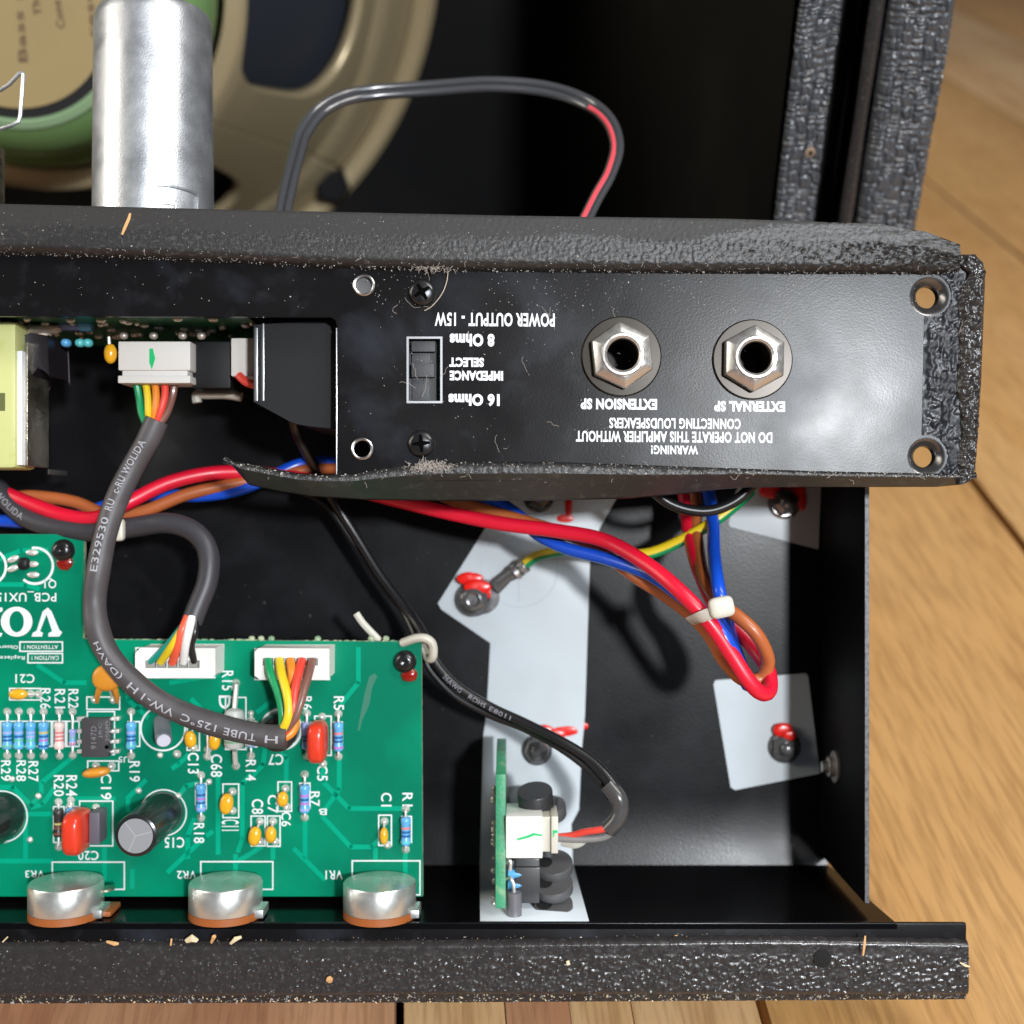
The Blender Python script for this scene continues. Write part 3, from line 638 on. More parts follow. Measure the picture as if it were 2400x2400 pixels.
# rough snapped edge
eg = MB()
for i in range(150):
    x = random.uniform(200, 988); q = P(x, 1503 - (x < 600) * 3 , DP + .8); r_ = random.uniform(.15, .42)
    if x < 640 or random.random() < .5: eg.sup(q, (r_ * 1.8, r_, .8), .9, 6, 4)
for x in (590, 612, 636, 745, 870, 905): eg.sup(P(x, 1497, DP + .8), (.8, .75, .9), .9, 10, 6)
for i in range(60): q = P(197, random.uniform(1258, 1495), DP + .8); eg.sup(q, (.25, random.uniform(.3, 1), .8), .9, 6, 4)
part('snapped_edge', eg, FR4E, pcb)
sk = MB(); DS = DP - .03
T180 = [('C21', (36, 1580, 81, 1601)), ('U5', (278, 1773, 303, 1787)), ('C7', (629, 1767, 664, 1793)), ('C15', (386, 1962, 432, 1987)), ('C20', (183, 1994, 231, 2016)),
        ('VR3', (59, 2040, 104, 2057)), ('VR2', (415, 2041, 460, 2060)), ('VR1', (763, 2040, 803, 2061)), ('Q1', (104, 1355, 132, 1379)), ('PCB_UX15C', (-30, 1386, 132, 1410)),
        ('ATTENTION !', (56, 1512, 136, 1521)), ('CAUTION !', (74, 1537, 138, 1547)), ('Observe precautions', (-90, 1510, 42, 1521)), ('Replace with', (-40, 1535, 58, 1546)), ('B', (747, 1895, 766, 1910))]
T90 = [('R29', (2, 1782, 25, 1830)), ('R28', (38, 1782, 61, 1831)), ('R27', (66, 1784, 90, 1832)), ('R26', (94, 1613, 119, 1662)), ('R21', (128, 1615, 153, 1660)), ('R22', (160, 1615, 184, 1660)),
       ('R19', (303, 1784, 328, 1832)), ('C13', (440, 1764, 466, 1813)), ('C68', (494, 1768, 521, 1821)), ('R15', (520, 1572, 547, 1618)), ('R14', (576, 1781, 600, 1830)), ('R6', (709, 1632, 731, 1663)),
       ('R5', (782, 1632, 806, 1664)), ('C5', (743, 1794, 768, 1830)), ('R7', (728, 1855, 749, 1890)), ('C11', (519, 1921, 560, 1947)), ('C8', (590, 1873, 617, 1908)), ('C7', (627, 1863, 651, 1906)),
       ('C6', (659, 1903, 682, 1937)), ('C1', (893, 1858, 918, 1890)), ('R1', (943, 1858, 967, 1890)), ('R18', (454, 1929, 479, 1976)), ('R20', (126, 1817, 150, 1866)), ('R24', (155, 1817, 181, 1866)), ('C19', (236, 1813, 261, 1874)),
       ('D', (513, 1630, 540, 1661))]
for s, bx in T180: print_text(sk, s, bx, DS, 180, .012)
for s, bx in T90: print_text(sk, s, bx, DS, -90, .012)
for x0, y0, x1, y1 in ((45, 1503, 148, 1528), (64, 1530, 148, 1555), (21, 1612, 97, 1642), (202, 1632, 282, 1664), (203, 1666, 270, 1770), (204, 1782, 280, 1808), (437, 1691, 469, 1760), (0, 1689, 122, 1751), (122, 1689, 155, 1751), (155, 1689, 187, 1751),
                       (298, 1690, 329, 1751), (527, 1633, 578, 1758), (575, 1690, 604, 1752), (485, 1690, 504, 1753), (736, 1677, 778, 1772), (781, 1691, 804, 1752), (708, 1691, 732, 1752), (701, 1834, 728, 1895), (521, 1836, 561, 1918),
                       (587, 1911, 623, 1984), (625, 1911, 658, 1985), (650, 1831, 685, 1903), (886, 1909, 919, 1983), (940, 1912, 966, 1976), (457, 1835, 485, 1897), (124, 1889, 152, 1976), (154, 1889, 186, 1976), (185, 1876, 266, 1984),
                       (121, 2019, 293, 2086), (469, 2018, 641, 2086), (824, 2016, 986, 2108), (317, 1517, 505, 1590), (596, 1519, 774, 1594)):
    frame_lines(sk, x0, y0, x1, min(y1, 2099), 3.2, DS)
ring(sk, 382, 1707, 52, 4, DS); ring(sk, 659, 1709, 47, 6, DS); ring(sk, 82, 1326, 42, 6, DS, -100, 130); ring(sk, -28, 1328, 42, 6, DS, -80, 80); ring(sk, 383, 1905, 54, 3, DS); ring(sk, 4, 1914, 60, 3, DS)
# large serif maker letters, upside down: V, O and the edge of the third letter
def sil(pg): 
    t = tessellate_polygon([[Vector((*P2(x, y, DS), 0)) for x, y in l] for l in pg]); fl = [p for l in pg for p in l]
    sk.add([P(x, y, DS) for x, y in fl], [tuple(q) for q in t])
sil([[(112, 1424), (121, 1433), (139, 1476), (146, 1482), (139, 1492), (113, 1492), (114, 1484), (122, 1479), (109, 1440), (94, 1479), (101, 1484), (98, 1492), (74, 1492), (77, 1483), (86, 1478), (100, 1433)]])
sil([[(39 + 37 * math.cos(i * math.pi / 18), 1457 + 35 * math.sin(i * math.pi / 18)) for i in range(36)], [(39 + 17 * math.cos(i * math.pi / 18), 1457 + 25 * math.sin(i * math.pi / 18)) for i in range(36)]])
sil([[(-62, 1424), (6, 1424), (6, 1432), (-8, 1438), (-20, 1456), (-6, 1482), (6, 1484), (2, 1492), (-60, 1492)]])
part('printed_markings', sk, SILK, pcb, smooth=0)
# copper traces under the mask
tr = MB()
def trace(pts, w=10):
    for a, b in zip(pts, pts[1:]):
        A_, B_ = Vector(a), Vector(b); d = (B_ - A_).normalized(); n = Vector((-d.y, d.x)) * w / 2; A_ -= d * w * .3; B_ += d * w * .3
        tr.add([P(*(q), DP - .018) for q in (A_ + n, B_ + n, B_ - n, A_ - n)], [(0, 1, 2, 3)])
for t in ([(0, 1845), (30, 1845), (72, 1887)], [(97, 1835), (97, 1862), (72, 1888)], [(125, 1850), (100, 1885), (75, 1892)], [(180, 1872), (268, 1872)], [(0, 1908), (150, 1908)], [(320, 1662), (362, 1628)], [(472, 1834), (436, 1842), (410, 1878), (410, 1910)],
          [(394, 2043), (480, 1962), (497, 1950)], [(588, 1816), (568, 1836), (568, 1965), (558, 1995)], [(622, 1745), (617, 1792), (590, 1820)], [(660, 1768), (671, 1775), (671, 1835)], [(757, 1785), (757, 1832), (818, 1895), (950, 1895)],
          [(757, 1915), (822, 1985), (872, 1985), (888, 1968)], [(511, 1812), (511, 2000)], [(640, 1988), (640, 2012)], [(612, 1985), (556, 2020)], [(604, 1668), (640, 1640), (650, 1622)], [(440, 1770), (420, 1790), (405, 1800)], [(245, 1990), (245, 2060)],
          [(310, 2040), (310, 2080)], [(170, 1775), (100, 1832)], [(552, 2005), (552, 2040)], [(880, 1990), (880, 2015)], [(0, 2018), (120, 2018)], [(0, 1310), (50, 1290), (110, 1290)], [(0, 1370), (60, 1370), (90, 1380)], [(300, 1600), (300, 1640), (345, 1680)], [(700, 1600), (700, 1650), (712, 1668)], [(795, 1780), (795, 1850), (760, 1900)], [(840, 1520), (840, 1600), (800, 1650)],
          [(340, 1830), (300, 1870), (300, 1900)], [(450, 1640), (470, 1660), (470, 1690)], [(715, 1920), (715, 2010)], [(455, 1920), (440, 1960), (440, 2010)], [(60, 1920), (60, 2010)], [(90, 1560), (150, 1600), (200, 1600)], [(690, 1990), (760, 2060)], [(540, 1600), (520, 1580), (400, 1600)], [(950, 2000), (950, 2080)]): trace(t, 11)
part('copper_traces', tr, TRACE, pcb, smooth=0, kind='stuff')
part('scratched_mask', MB().prism([[P2(x, y, DP) for x, y in [(878, 1578), (884, 1585), (872, 1612), (866, 1650), (848, 1690), (843, 1712), (838, 1712), (846, 1668), (856, 1620), (866, 1585)]]], -DP + .01, -DP + .03), mat('scratched_green', (.02, .15, .095), .6), pcb)

solder_me = mesh(MB().lathe([(.98, 0), (.85, .25), (.55, .65), (.32, 1.0), (.01, 1.12)], (0, 0, 0), 'z', 14, cap0=False, cap1=False), SOLDER)
via_me = mesh(MB().lathe([(.75, 0), (.6, .3), (.25, .55), (.01, .6)], (0, 0, 0), 'z', 10, cap0=False, cap1=False), SOLDER)
def pad(px, py, small=False): put('solder_joint', via_me if small else solder_me, P(px, py, DP) + Vector((0, 0, .02)), pcb)
RES = {}
def resistor(px, yp0, yp1, y0, y1, body, bands, r=1.22, h=1.5):
    L_ = (y1 - y0) * kp; key = (body.name, round(r, 2), tuple(b_.name for b_ in bands)); D = DP - h
    if key not in RES:
        l = 6.4; prof = [(.3, 0), (r * .8, .2), (r, .6), (r, 1.3), (r * .86, 1.7), (r * .86, l - 1.7), (r, l - 1.3), (r, l - .6), (r * .8, l - .2), (.3, l)]
        bme = mesh(MB().lathe(prof, (0, -l / 2, 0), 'y', 18), body)
        bm = []
        for i, c in enumerate(bands):
            t = [.95, 2.25, 3.1, 3.95, 5.4][i]; rr = (r if t < 1.3 or t > l - 1.3 else r * .86) + .025
            bm.append((mesh(MB().lathe([(rr, 0), (rr, .5)], (0, -.25, 0), 'y', 18, cap0=False, cap1=False), c), t - l / 2))
        RES[key] = (bme, bm)
    bme, bm = RES[key]; cpos = P(px, (y0 + y1) / 2, D); o = put('resistor', bme, cpos, pcb); sc = L_ / 6.4; o.scale = (1, sc, 1)
    for me, t in bm:
        q = put('colour_band', me, cpos + Vector((0, t, 0)), o)
    for ya, yb in ((yp0, y0), (yp1, y1)):
        a = P(px, ya, DP) + Vector((0, 0, .3)); pth = cr([a, a + Vector((0, 0, h * .6)), P(px, ya + (yb - ya) * .35, D), P(px, yb, D)], 5)
        part('lead', MB().tube(pth, .3, 8), SOLDER, pcb)
    pad(px, yp0); pad(px, yp1)
for px, body, bands in ((17, R_BLUE, (R_GRN, R_NAVY, R_NAVY, R_LAV)), (44, R_BLUE, (R_CYAN, R_GRN, R_NAVY, R_LAV)), (72, R_BLUE, (R_CYAN, R_GRN, R_LAV, R_LAV)), (102, R_BLUE, (R_NAVY, R_VIO, R_NAVY, R_GLD)), (139, R_PINK, (R_PINK, R_RED, R_RED, R_RED))):
    resistor(px, 1668, 1771, 1691, 1757, body, bands)
resistor(170, 1668, 1770, 1708, 1748, R_LAV, (R_RED, R_BLUE, R_GRN), .85)
resistor(307, 1668, 1771, 1691, 1757, R_BLUE, (R_CYAN, R_NAVY, R_NAVY, R_LAV)); resistor(719, 1672, 1772, 1692, 1757, R_LAV, (R_BLUE, R_NAVY, R_NAVY))
resistor(793, 1673, 1773, 1692, 1761, R_BLUE, (R_VIO, R_NAVY, R_NAVY, R_RED)); resistor(714, 1815, 1916, 1838, 1906, R_BLUE, (R_LAV, R_VIO, R_NAVY, R_VIO)); resistor(951, 1896, 1991, 1914, 1982, R_BLUE, (R_CYAN, R_NAVY, R_NAVY, R_RED))
resistor(471, 1817, 1917, 1836, 1904, R_BLUE, (R_LAV, R_NAVY, R_VIO, R_NAVY)); resistor(137, 1880, 1985, 1895, 1962, mat('dark_resistor', (.03, .025, .025), .4), (R_BRN, R_BRN, R_GLD)); resistor(166, 1876, 1985, 1893, 1962, R_BLUE, (R_NAVY, R_NAVY))
resistor(588, 1688, 1771, 1712, 1752, R_BLUE, (R_LAV,), 1.0); resistor(486, 1672, 1773, 1696, 1722, R_BLUE, (R_NAVY, R_RED), 1.1)
cap_i = 0
def drop_cap(px, py, rx, ry, pads, m=C_YEL, h=2.6, rz=1.2, tilt=0, e=.92):
    D = DP - h; c = P(px, py, D); k = D / F_PX
    o = part('ceramic_capacitor', MB().sup(c, (rx * k, ry * k, rz), e, 22, 14, Matrix.Rotation(math.radians(tilt), 3, 'Z')), m, pcb)
    for a, b_ in pads:
        q = P(a, b_, DP); part('lead', MB().tube([q, q.lerp(c, .45) + Vector((0, 0, .4)), c], .28, 6), SOLDER, o); pad(a, b_)
drop_cap(43, 1627, 22, 13, [(72, 1626), (90, 1627)]); drop_cap(446, 1733, 14, 20, [(454, 1702), (454, 1752)], tilt=8); drop_cap(503, 1737, 14, 21, [(494, 1715), (487, 1757)], tilt=-6)
drop_cap(531, 1884, 16, 25, [(545, 1855), (545, 1900)], tilt=-8); drop_cap(597, 1960, 15, 23, [(609, 1925), (610, 1972)], tilt=-8); drop_cap(635, 1956, 13, 20, [(640, 1925), (645, 1972)]); drop_cap(663, 1873, 13, 18, [(669, 1848), (672, 1891)])
drop_cap(900, 1959, 10, 20, [(901, 1925), (908, 1980)])
drop_cap(250, 1589, 34, 31, [(222, 1640), (265, 1640)], C_ORG, 5.0, 1.3); drop_cap(226, 1810, 33, 12, [(225, 1795), (262, 1795)], C_ORG, 3.4, 2.0, 8)
lg = MB(); 
for x in (228, 274): lg.tube([P(x + (6 if x < 250 else -6), 1612, DP - 4.6), P(x, 1632, DP - 3.4), P(x, 1645, DP - .3)], lambda t: .8 - .3 * t, 8)
part('dipped_leg', lg, C_ORG, pcb)
def film(px, py, rx, ry, h, rz=4.2, pads=()):
    D = DP - h; k = D / F_PX; part('film_capacitor', MB().sup(P(px, py, D), (rx * k, ry * k, rz), .55, 28, 18), C_RED, pcb)
    for a, b_ in pads: pad(a, b_)
film(745, 1738, 22, 48, 5.0, 4.6, [(755, 1680), (757, 1790)]); film(181, 1948, 25, 51, 6.2, 5.4, [(165, 1888), (225, 1893)])
part('ceramic_block', MB().box(*sorted((P(215, 0, DP - 4).x, P(240, 0, DP - 4).x)), P(0, 1974, DP - 4).y, P(0, 1900, DP - 4).y, -DP + .4, -DP + 6.0), mat('grey_block', (.10, .095, .12), .5), pcb, bevel=.3)
def can_cap(px, py, r, h, lean=(0, 0), top=ALU, body=None, vent=True, stripe=True):
    c = P(px, py, DP); ax = Vector((lean[0], lean[1], 1)).normalized(); body = body or plastic('capacitor_sleeve', (.012, .014, .014), .22)
    o = part('electrolytic_capacitor', MB().lathe([(r * 1.02, .4), (r, .8), (r, h - .9), (r * .97, h - .3), (r * .86, h - .05), (r * .8, h)], c, ax, 48), body, pcb)
    t = part('can_top', MB().lathe([(r * .80, h - .01), (r * .80, h + .05)], c, ax, 40), top, o)
    if vent:
        v = MB(); tc = c + ax * (h + .06); u = ax.orthogonal().normalized(); w_ = ax.cross(u)
        for a in (1.45, 3.5, 5.75):
            d = u * math.cos(a) + w_ * math.sin(a); n = ax.cross(d) * .09; v.add([tc + n, tc - n, tc + d * r * .78 - n, tc + d * r * .78 + n], [(0, 1, 2, 3)])
        part('vent_line', v, mat('vent_bright', (.62, .63, .65), .4, .6), o, smooth=0)
    if stripe:
        u = ax.orthogonal().normalized(); w_ = ax.cross(u); g = MB()
        def fn(a_, b_):
            a = 2.2 + .55 * a_; return c + ax * (1 + (h - 2.2) * b_) + (u * math.cos(a) + w_ * math.sin(a)) * (r + .02)
        part('polarity_stripe', g.grid(fn, 8, 1), mat('cap_stripe', (.20, .22, .21), .35), o)
can_cap(383, 1903, 4.75, 21.5); can_cap(4, 1912, 5.6, 21.5)
can_cap(379, 1690, 1.9, 9.5, (.34, -.36), PALE, mat('grey_lilac_sleeve', (.17, .18, .21), .35, .2), False, False); can_cap(659, 1709, 4.2, 7.0, (.05, 0), BLKP, None, False, False)
pad(375, 1770, True); pad(415, 1767); pad(590 - 2, 1672, True)
part('pale_bead', MB().sup(P(586, 1733, DP - 5.5), (1.7, 1.6, 1.6), 1.0), mat('lilac_bead', (.66, .67, .80), .35), pcb)
dd = part('power_diode', MB().lathe([(.5, 0), (2.0, .5), (2.35, 1.2), (2.35, 8.4), (2.0, 9.2), (.5, 9.8)], P(549, 1757, DP - 3.2), 'y', 24), GREYB, pcb); part('lead', MB().tube([P(552, 1794, DP - .3), P(552, 1790, DP - 2), P(550, 1760, DP - 3.2)], .62, 8).tube([P(556, 1602, DP - .3), P(554, 1606, DP - 2), P(550, 1660, DP - 3.2)], .62, 8), mat('tinned_lead', (.62, .62, .58), .45, .5), dd)
pad(553, 1601); pad(553, 1795)
part('diode_band', MB().lathe([(2.4, 1.8), (2.4, 2.3)], P(549, 1757, DP - 3.2), 'y', 24, cap0=False, cap1=False), mat('diode_green_band', (.16, .30, .18), .5), dd)
ic = part('integrated_circuit', MB().box(P(203, 0, DP).x, P(265, 0, DP).x, P(0, 1768, DP).y, P(0, 1679, DP).y, -DP + .5, -DP + 3.6), mat('ic_epoxy', (.045, .042, .046), .5, bump=(1200, .2, .1)), pcb, bevel=.25)
it = MB()
for s, bx in (('9147D', (213, 1702, 226, 1756)), ('JRC', (231, 1694, 241, 1730)), ('2068D', (247, 1690, 258, 1737))):
    uv, fsx, _ = text2d(s, .0); it.add([P(bx[0] + (1 - v) * (bx[2] - bx[0]), bx[3] - u * (bx[3] - bx[1]), DP - 3.64) for u, v in uv], fsx)
part('chip_print', it, mat('grey_chip_ink', (.19, .185, .20), .6), ic, smooth=0); ring(it2 := MB(), 250, 1751, 2.5, 5, DP - 3.64); part('pin_mark', it2, mat('recess_black', (.003, .003, .003), .8, spec=.0), ic, smooth=0)
pin_me = mesh(MB().box(-1.1, .6, -.45, .45, .1, 1.8).box(.2, .8, -.3, .3, .5, 2.3), SOLDER, .12)
for y in (1682, 1711, 1735, 1758):
    put('chip_pin', pin_me, P(273, y, DP), ic, (0, 0, math.pi)); put('chip_pin', pin_me, P(197, y, DP), ic)
for x, y in ((28, 1826), (90, 1866), (325, 1853), (418, 1865), (70, 1968), (12, 1970), (490, 1832), (601, 1698), (300, 1620), (366, 1645)): pad(x, y, True)
# transistor outline with solder blobs
blob = mesh(MB().sup((0, 0, .5), (1.5, .75, .6), .9, 14, 8), SOLDER); 
for x, y in ((77, 1295), (78, 1322), (80, 1347)): put('solder_blob', blob, P(x, y, DP), pcb)
for x, y in ((33, 1310), (33, 1332)): put('solder_blob', blob, P(x, y, DP), pcb, (0, 0, .4))
part('transistor_stub', MB().sup(P(56, 1321, DP - 1.2), (1.4, 1.5, 1.2), .8), BLKP, pcb)
# mounting screws with red lacquer
def board_screw(px, py, dots, rx, ry):
    c = P(px, py, DP); o = part('mounting_screw', MB().lathe([(2.7, .05), (2.7, .8), (2.3, 1.7), (1.4, 2.3), (.9, 2.35), (.01, 2.0)], c, 'z', 22, cap1=False), BLKSCREW, pcb)
    part('red_lacquer', MB().sup(c + Vector((rx, ry, .5)), (2.0, 1.7, .9), .9, 20, 10, bump=.2, bs=.8), REDPD, o)
board_screw(150, 1290, 0, .4, -2.9); board_screw(950, 1550, 0, 1.0, -3.0)
# connectors
def connector(x0, y0, x1, y1, pins, py, chamfer, h, name='connector'):
    D = DP - h; pg = [(x0, y0 + chamfer), (x0 + chamfer, y0), (x1, y0), (x1, y1 - chamfer * .6), (x1 - chamfer * .6, y1), (x0 + chamfer * 1.6, y1), (x0, y1 - chamfer * 1.2)]
    slot = [(pins[0] - 14, py - 8), (pins[-1] + 14, py - 8), (pins[-1] + 14, py + 10), (pins[0] - 14, py + 10)]
    o = part('connector', MB().prism([[P2(x, y, D) for x, y in pg]], -DP + .1, -D - 1.2).prism([[P2(x, y, D) for x, y in pg], [P2(x, y, D) for x, y in slot]], -D - 1.1, -D), WHITEP, pcb, bevel=.25)
    for x in pins: part('pin_cavity', MB().box(P(x - 9, 0, D).x, P(x + 9, 0, D).x, P(0, py + 9, D).y, P(0, py - 9, D).y, -D - 1.2, -D + .04), mat('cavity_grey', (.24, .235, .21), .6), o)
connector(317, 1519, 505, 1588, [354, 378, 404, 429, 454], 1556, 12, 8.5); connector(597, 1520, 772, 1593, [629, 655, 681, 706, 731], 1550, 8, 8.5)
# potentiometers
def pot(px, lug):
    c = P(px, 2064, 281.5); c.y = -84.5; r = 8.3
    o = part('potentiometer', MB().lathe([(.1, 0), (r * .92, .0), (r * .975, .10), (r, .45), (r, 6.0), (r * .99, 6.2)], c, (0, -1, 0), 56), POTM, pcb)
    part('phenolic_base', MB().lathe([(r * 1.0, 6.25), (r * 1.0, 7.9)], c, (0, -1, 0), 48), PHENOL, o)
    l = MB(); l.box(c.x + r * .55, c.x + r * 1.12, c.y - 7.5, c.y - 5.6, c.z - 3.0, c.z + 3.6); part('bent_lug', l, POTM, o, bevel=.3)
    if lug:
        part('phenolic_tail', MB().box(c.x + r * .7, c.x + r * 1.28, c.y - 7.8, c.y - 6.6, c.z - 6, c.z + 1.5), PHENOL, o, bevel=.3); part('wiper_tab', MB().lathe([(2.2, 0), (2.2, .5)], c + Vector((r * 1.0, -2.2, -2)), (.1, -1, 0), 20), KHAKI, o)
pot(155, True); pot(529, False); pot(890, False)

# ======== input jack board (stands on edge) ===============================================
jb = root('jack_board', P(1175, 2000, 300), 'narrow green circuit board standing on edge beside the white connector', 'circuit board')
DJ = 285.0; xl, xr_ = P(1162, 0, DJ).x, P(1182, 0, DJ).x; yj = [P(0, 1752, 300).y, P(0, 1815, DJ).y, P(0, 2168, 276).y]
bv = MB(); prof = [(yj[0], -312), (yj[0], -300), (yj[1], -DJ), (-90, -279), (-90, -312)]
xa, xb_ = P(1162, 0, DJ).x, P(1163, 0, DJ).x + 2.2
bv.add([(xa, y, z) for y, z in prof] + [(xb_, y, z) for y, z in prof], [(4, 3, 2, 1, 0), (5, 6, 7, 8, 9)] + [(i, (i + 1) % 5, (i + 1) % 5 + 5, i + 5) for i in range(5)])
part('board', bv, mat('board_cut_edge', (.03, .26, .12), .5, bump=(1500, .6, .2), stains=[((.22, .36, .20), 240, .5, .66), ((.01, .19, .09), 120, .5, .65)]), jb, bevel=.15)
jn = MB()
for i in range(26): jn.sup((xa - .5, P(0, random.uniform(1850, 2160), 288).y, -random.uniform(284, 300)), (.7, random.uniform(.4, .9), .5), .9, 8, 6, bump=.4)
part('solder_joints', jn, mat('dull_solder', (.55, .55, .50), .4, .7), jb)
cx0, cx1 = P(1191, 0, 284).x, P(1270, 0, 284).x
cn = part('connector', MB().box(xb_ + .05, P(1272, 0, 281).x, P(0, 2012, 281).y, P(0, 1906, 284).y, -294, -281), WHITEP, jb, bevel=.35)
part('plug', MB().box(P(1268, 0, 281).x, P(1307, 0, 282).x, P(0, 1998, 282).y, P(0, 1908, 285).y, -292, -282.5).box(P(1292, 0, 282).x, P(1308, 0, 282).x, P(0, 1999, 282).y, P(0, 1912, 282).y, -292, -281.4), IVORY, cn, bevel=.25)
gm = MB(); gm.prism([[P2(x, y, 281) for x, y in [(1212, 1970), (1240, 1963), (1252, 1958), (1271, 1960), (1271, 1956), (1250, 1952), (1236, 1958), (1212, 1965)]]], -280.99, -280.95); gm.prism([[P2(x, y, 281.4) for x, y in [(1295, 1946), (1307, 1946), (1307, 1952), (1300, 1952), (1298, 1962), (1296, 1962)]]], -281.38, -281.34)
part('green_pen_mark', gm, mat('green_marker', (.0, .45, .13), .5), cn, smooth=0)
part('jack_body', MB().box(xb_ + 2.2, P(1265, 0, 283).x, -90.5, P(0, 2012, 284).y, -300, -284).box(xb_ + 2.0, P(1266, 0, 283).x, P(0, 2092, 284).y, P(0, 2030, 284).y, -300, -283), DGREY, jb, bevel=.4)
part('ferrite_bead', MB().lathe([(1.35, 0), (1.75, .15), (1.75, 6.0), (1.35, 6.2), (.5, 6.2)], P(1205, 2153, 281), 'y', 26), FERR, jb)
part('bead_lead', MB().tube(cr([P(1205, 2110, 281), P(1204, 2075, 280.5), P(1197, 2058, 281.5), P(1186, 2060, 283)], 6), .36, 8).tube(cr([P(1186, 2022, 283), P(1196, 2018, 281), P(1196, 2040, 281)], 6), .36, 8), SOLDER, jb)
for y in (2048, 2073): part('resistor', MB().lathe([(.3, 0), (1.1, .3), (1.2, 1.6), (1.0, 3.5)], P(1188, y, 284), 'x', 16), R_BLUE, jb)
part('orange_capacitor', MB().sup(P(1217, 2166, 279), (1.1, .7, .8), .9), C_ORG, jb)
# black ribbed socket barrel beside it
so = root('ribbed_socket', P(1290, 2080, 300), 'black ribbed plastic socket between the small board and the pale sheet', 'socket')
def ribdisc(px, py, D, r, tilt=.32, hgt=2.6, m=GREYP, hole=False, parent=so, ln=0):
    c = P(px, py, D); ax = Vector((-.10, 1, tilt)).normalized()
    d = part('ribbed_ring', MB().lathe([(r * .98, 0), (r, .2), (r, hgt - .2), (r * .97, hgt)], c - ax * hgt, ax, 40), m, parent)
    if hole: part('opening_shade_disc', MB().lathe([(r * .40, 0), (r * .40, .05)], c + ax * .0 + Vector((-r * .45, 0, .15)), ax, 24), mat('hole_shade_black', (.003, .003, .003), .9), d)  # thin black disc coloured as the shade within the ring's opening
KNOB = plastic('satin_black', (.022, .022, .024), .42)
ribdisc(1253, 1853, 290, 4.2, .34, 5.2, KNOB); ribdisc(1285, 1885, 298, 4.2, .34, 3.2, GREYP)
ribdisc(1297, 2020, 291, 4.5, .46, 2.4, GREYP, True); ribdisc(1297, 2068, 288, 4.5, .46, 2.4, GREYP, True); ribdisc(1297, 2118, 286, 4.5, .46, 2.6, GREYP, True)
part('socket_core', MB().lathe([(2.6, 0), (2.6, 30)], P(1282, 2165, 294), (0, 1, -.05), 24), DGREY, so)
part('core_block', MB().box(P(1193, 0, 300).x, P(1262, 0, 300).x, P(0, 2010, 300).y, P(0, 1885, 300).y, -320, -297), DGREY, so, bevel=.5)
part('barrel_stub', MB().lathe([(1.9, 0), (1.9, 5)], P(1272, 1925, 291), (0, 1, .2), 20), GREYP, so)

# ======== items seen through the panel cut-out ============================================
tf = root('output_transformer', P(0, 950, 300), 'transformer wrapped in yellow tape at the left of the cut-out', 'transformer')
part('tape_wrap', MB().box(-135, P(37, 0, 271).x, P(0, 1098, 271).y, P(0, 752, 271).y, -283, -271), YTAPE, tf, bevel=1.2)
part('tape_slot', MB().box(P(-20, 0, 271).x, P(12, 0, 271).x, P(0, 963, 271).y, P(0, 921, 271).y, -271.5, -270.96), mat('slot_green', (.10, .11, .03), .7), tf)
part('core_edge', MB().box(P(37, 0, 272).x + .02, P(52, 0, 272).x, P(0, 1090, 272).y, P(0, 822, 272).y, -282, -272), BRIGHT, tf, bevel=.2)
part('steel_bracket', MB().box(P(52, 0, 272).x + .02, P(53, 0, 272).x + .6, P(0, 1092, 273).y, P(0, 800, 273).y, -286, -273.4), KHAKI, tf, bevel=.3)
part('bracket_foot', MB().box(P(52, 0, 273).x + .02, P(118, 0, 289).x, P(0, 1112, 289).y, P(0, 1100, 289).y, -300, -288), mat('dark_bracket', (.05, .048, .045), .5), tf, bevel=.2)
part('shadow_block', MB().prism([[P2(x, y, 278) for x, y in [(46, 818), (58, 792), (80, 786), (120, 790), (124, 884), (112, 872), (97, 866), (84, 884), (72, 908), (63, 912), (58, 880), (50, 850)]]], -288, -276), mat('shadow_block_black', (.012, .009, .012), .4), tf, bevel=.8)  # dark block added to stand for irregular shadows over the bracket
vb = root('valve_board', P(300, 770, 292), 'green circuit board seen edge-on below the top plate', 'circuit board')
YV = 43.0
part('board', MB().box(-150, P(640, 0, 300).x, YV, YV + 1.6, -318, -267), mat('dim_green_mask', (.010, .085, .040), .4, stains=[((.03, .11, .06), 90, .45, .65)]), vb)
bl = MB()
for i in range(46): bl.sup((P(random.uniform(20, 640), 0, 285).x, YV - .3, -random.uniform(270, 305)), (random.uniform(.5, 1.3), .7, random.uniform(.5, 1.2)), .9, 10, 6)
part('solder_joints', bl, mat('dull_solder', (.55, .55, .50), .4, .7), vb)
part('glue_blob', MB().sup(P(90, 772, 281), (5.0, 1.4, 3), .9, bump=.3, bs=.3).sup(P(103, 785, 281), (1.6, 1.6, 1.6), .9).sup(P(46, 765, 281), (2, 1.5, 2), .9), mat('beige_glue', (.52, .42, .34), .5), vb)
part('resistor', MB().lathe([(.3, 0), (1.3, .3), (1.3, 1.5), (1.1, 2), (1.1, 7), (1.3, 7.5), (1.3, 8.6), (.3, 9)], P(128, 764, 283), 'x', 18), R_LAV, vb)
part('resistor_cap', MB().lathe([(.3, 0), (1.42, .3), (1.42, 3.0), (.4, 3.3)], P(185, 762, 281), 'x', 18), R_BLUE, vb)
for x in (155, 188, 206): part('resistor', MB().sup(P(x, 804, 282), (1.15, 1.0, 1.4), .9), R_CYAN if x > 160 else R_BLUE, vb)
part('tantalum_capacitor', MB().sup(P(259, 829, 279), (1.45, 2.3, 1.4), .95), C_YEL, vb); part('capacitor_lead', MB().tube([P(255, 790, 279), P(257, 815, 279)], .4, 8), mat('tinned_lead', (.62, .62, .58), .45, .5), vb)
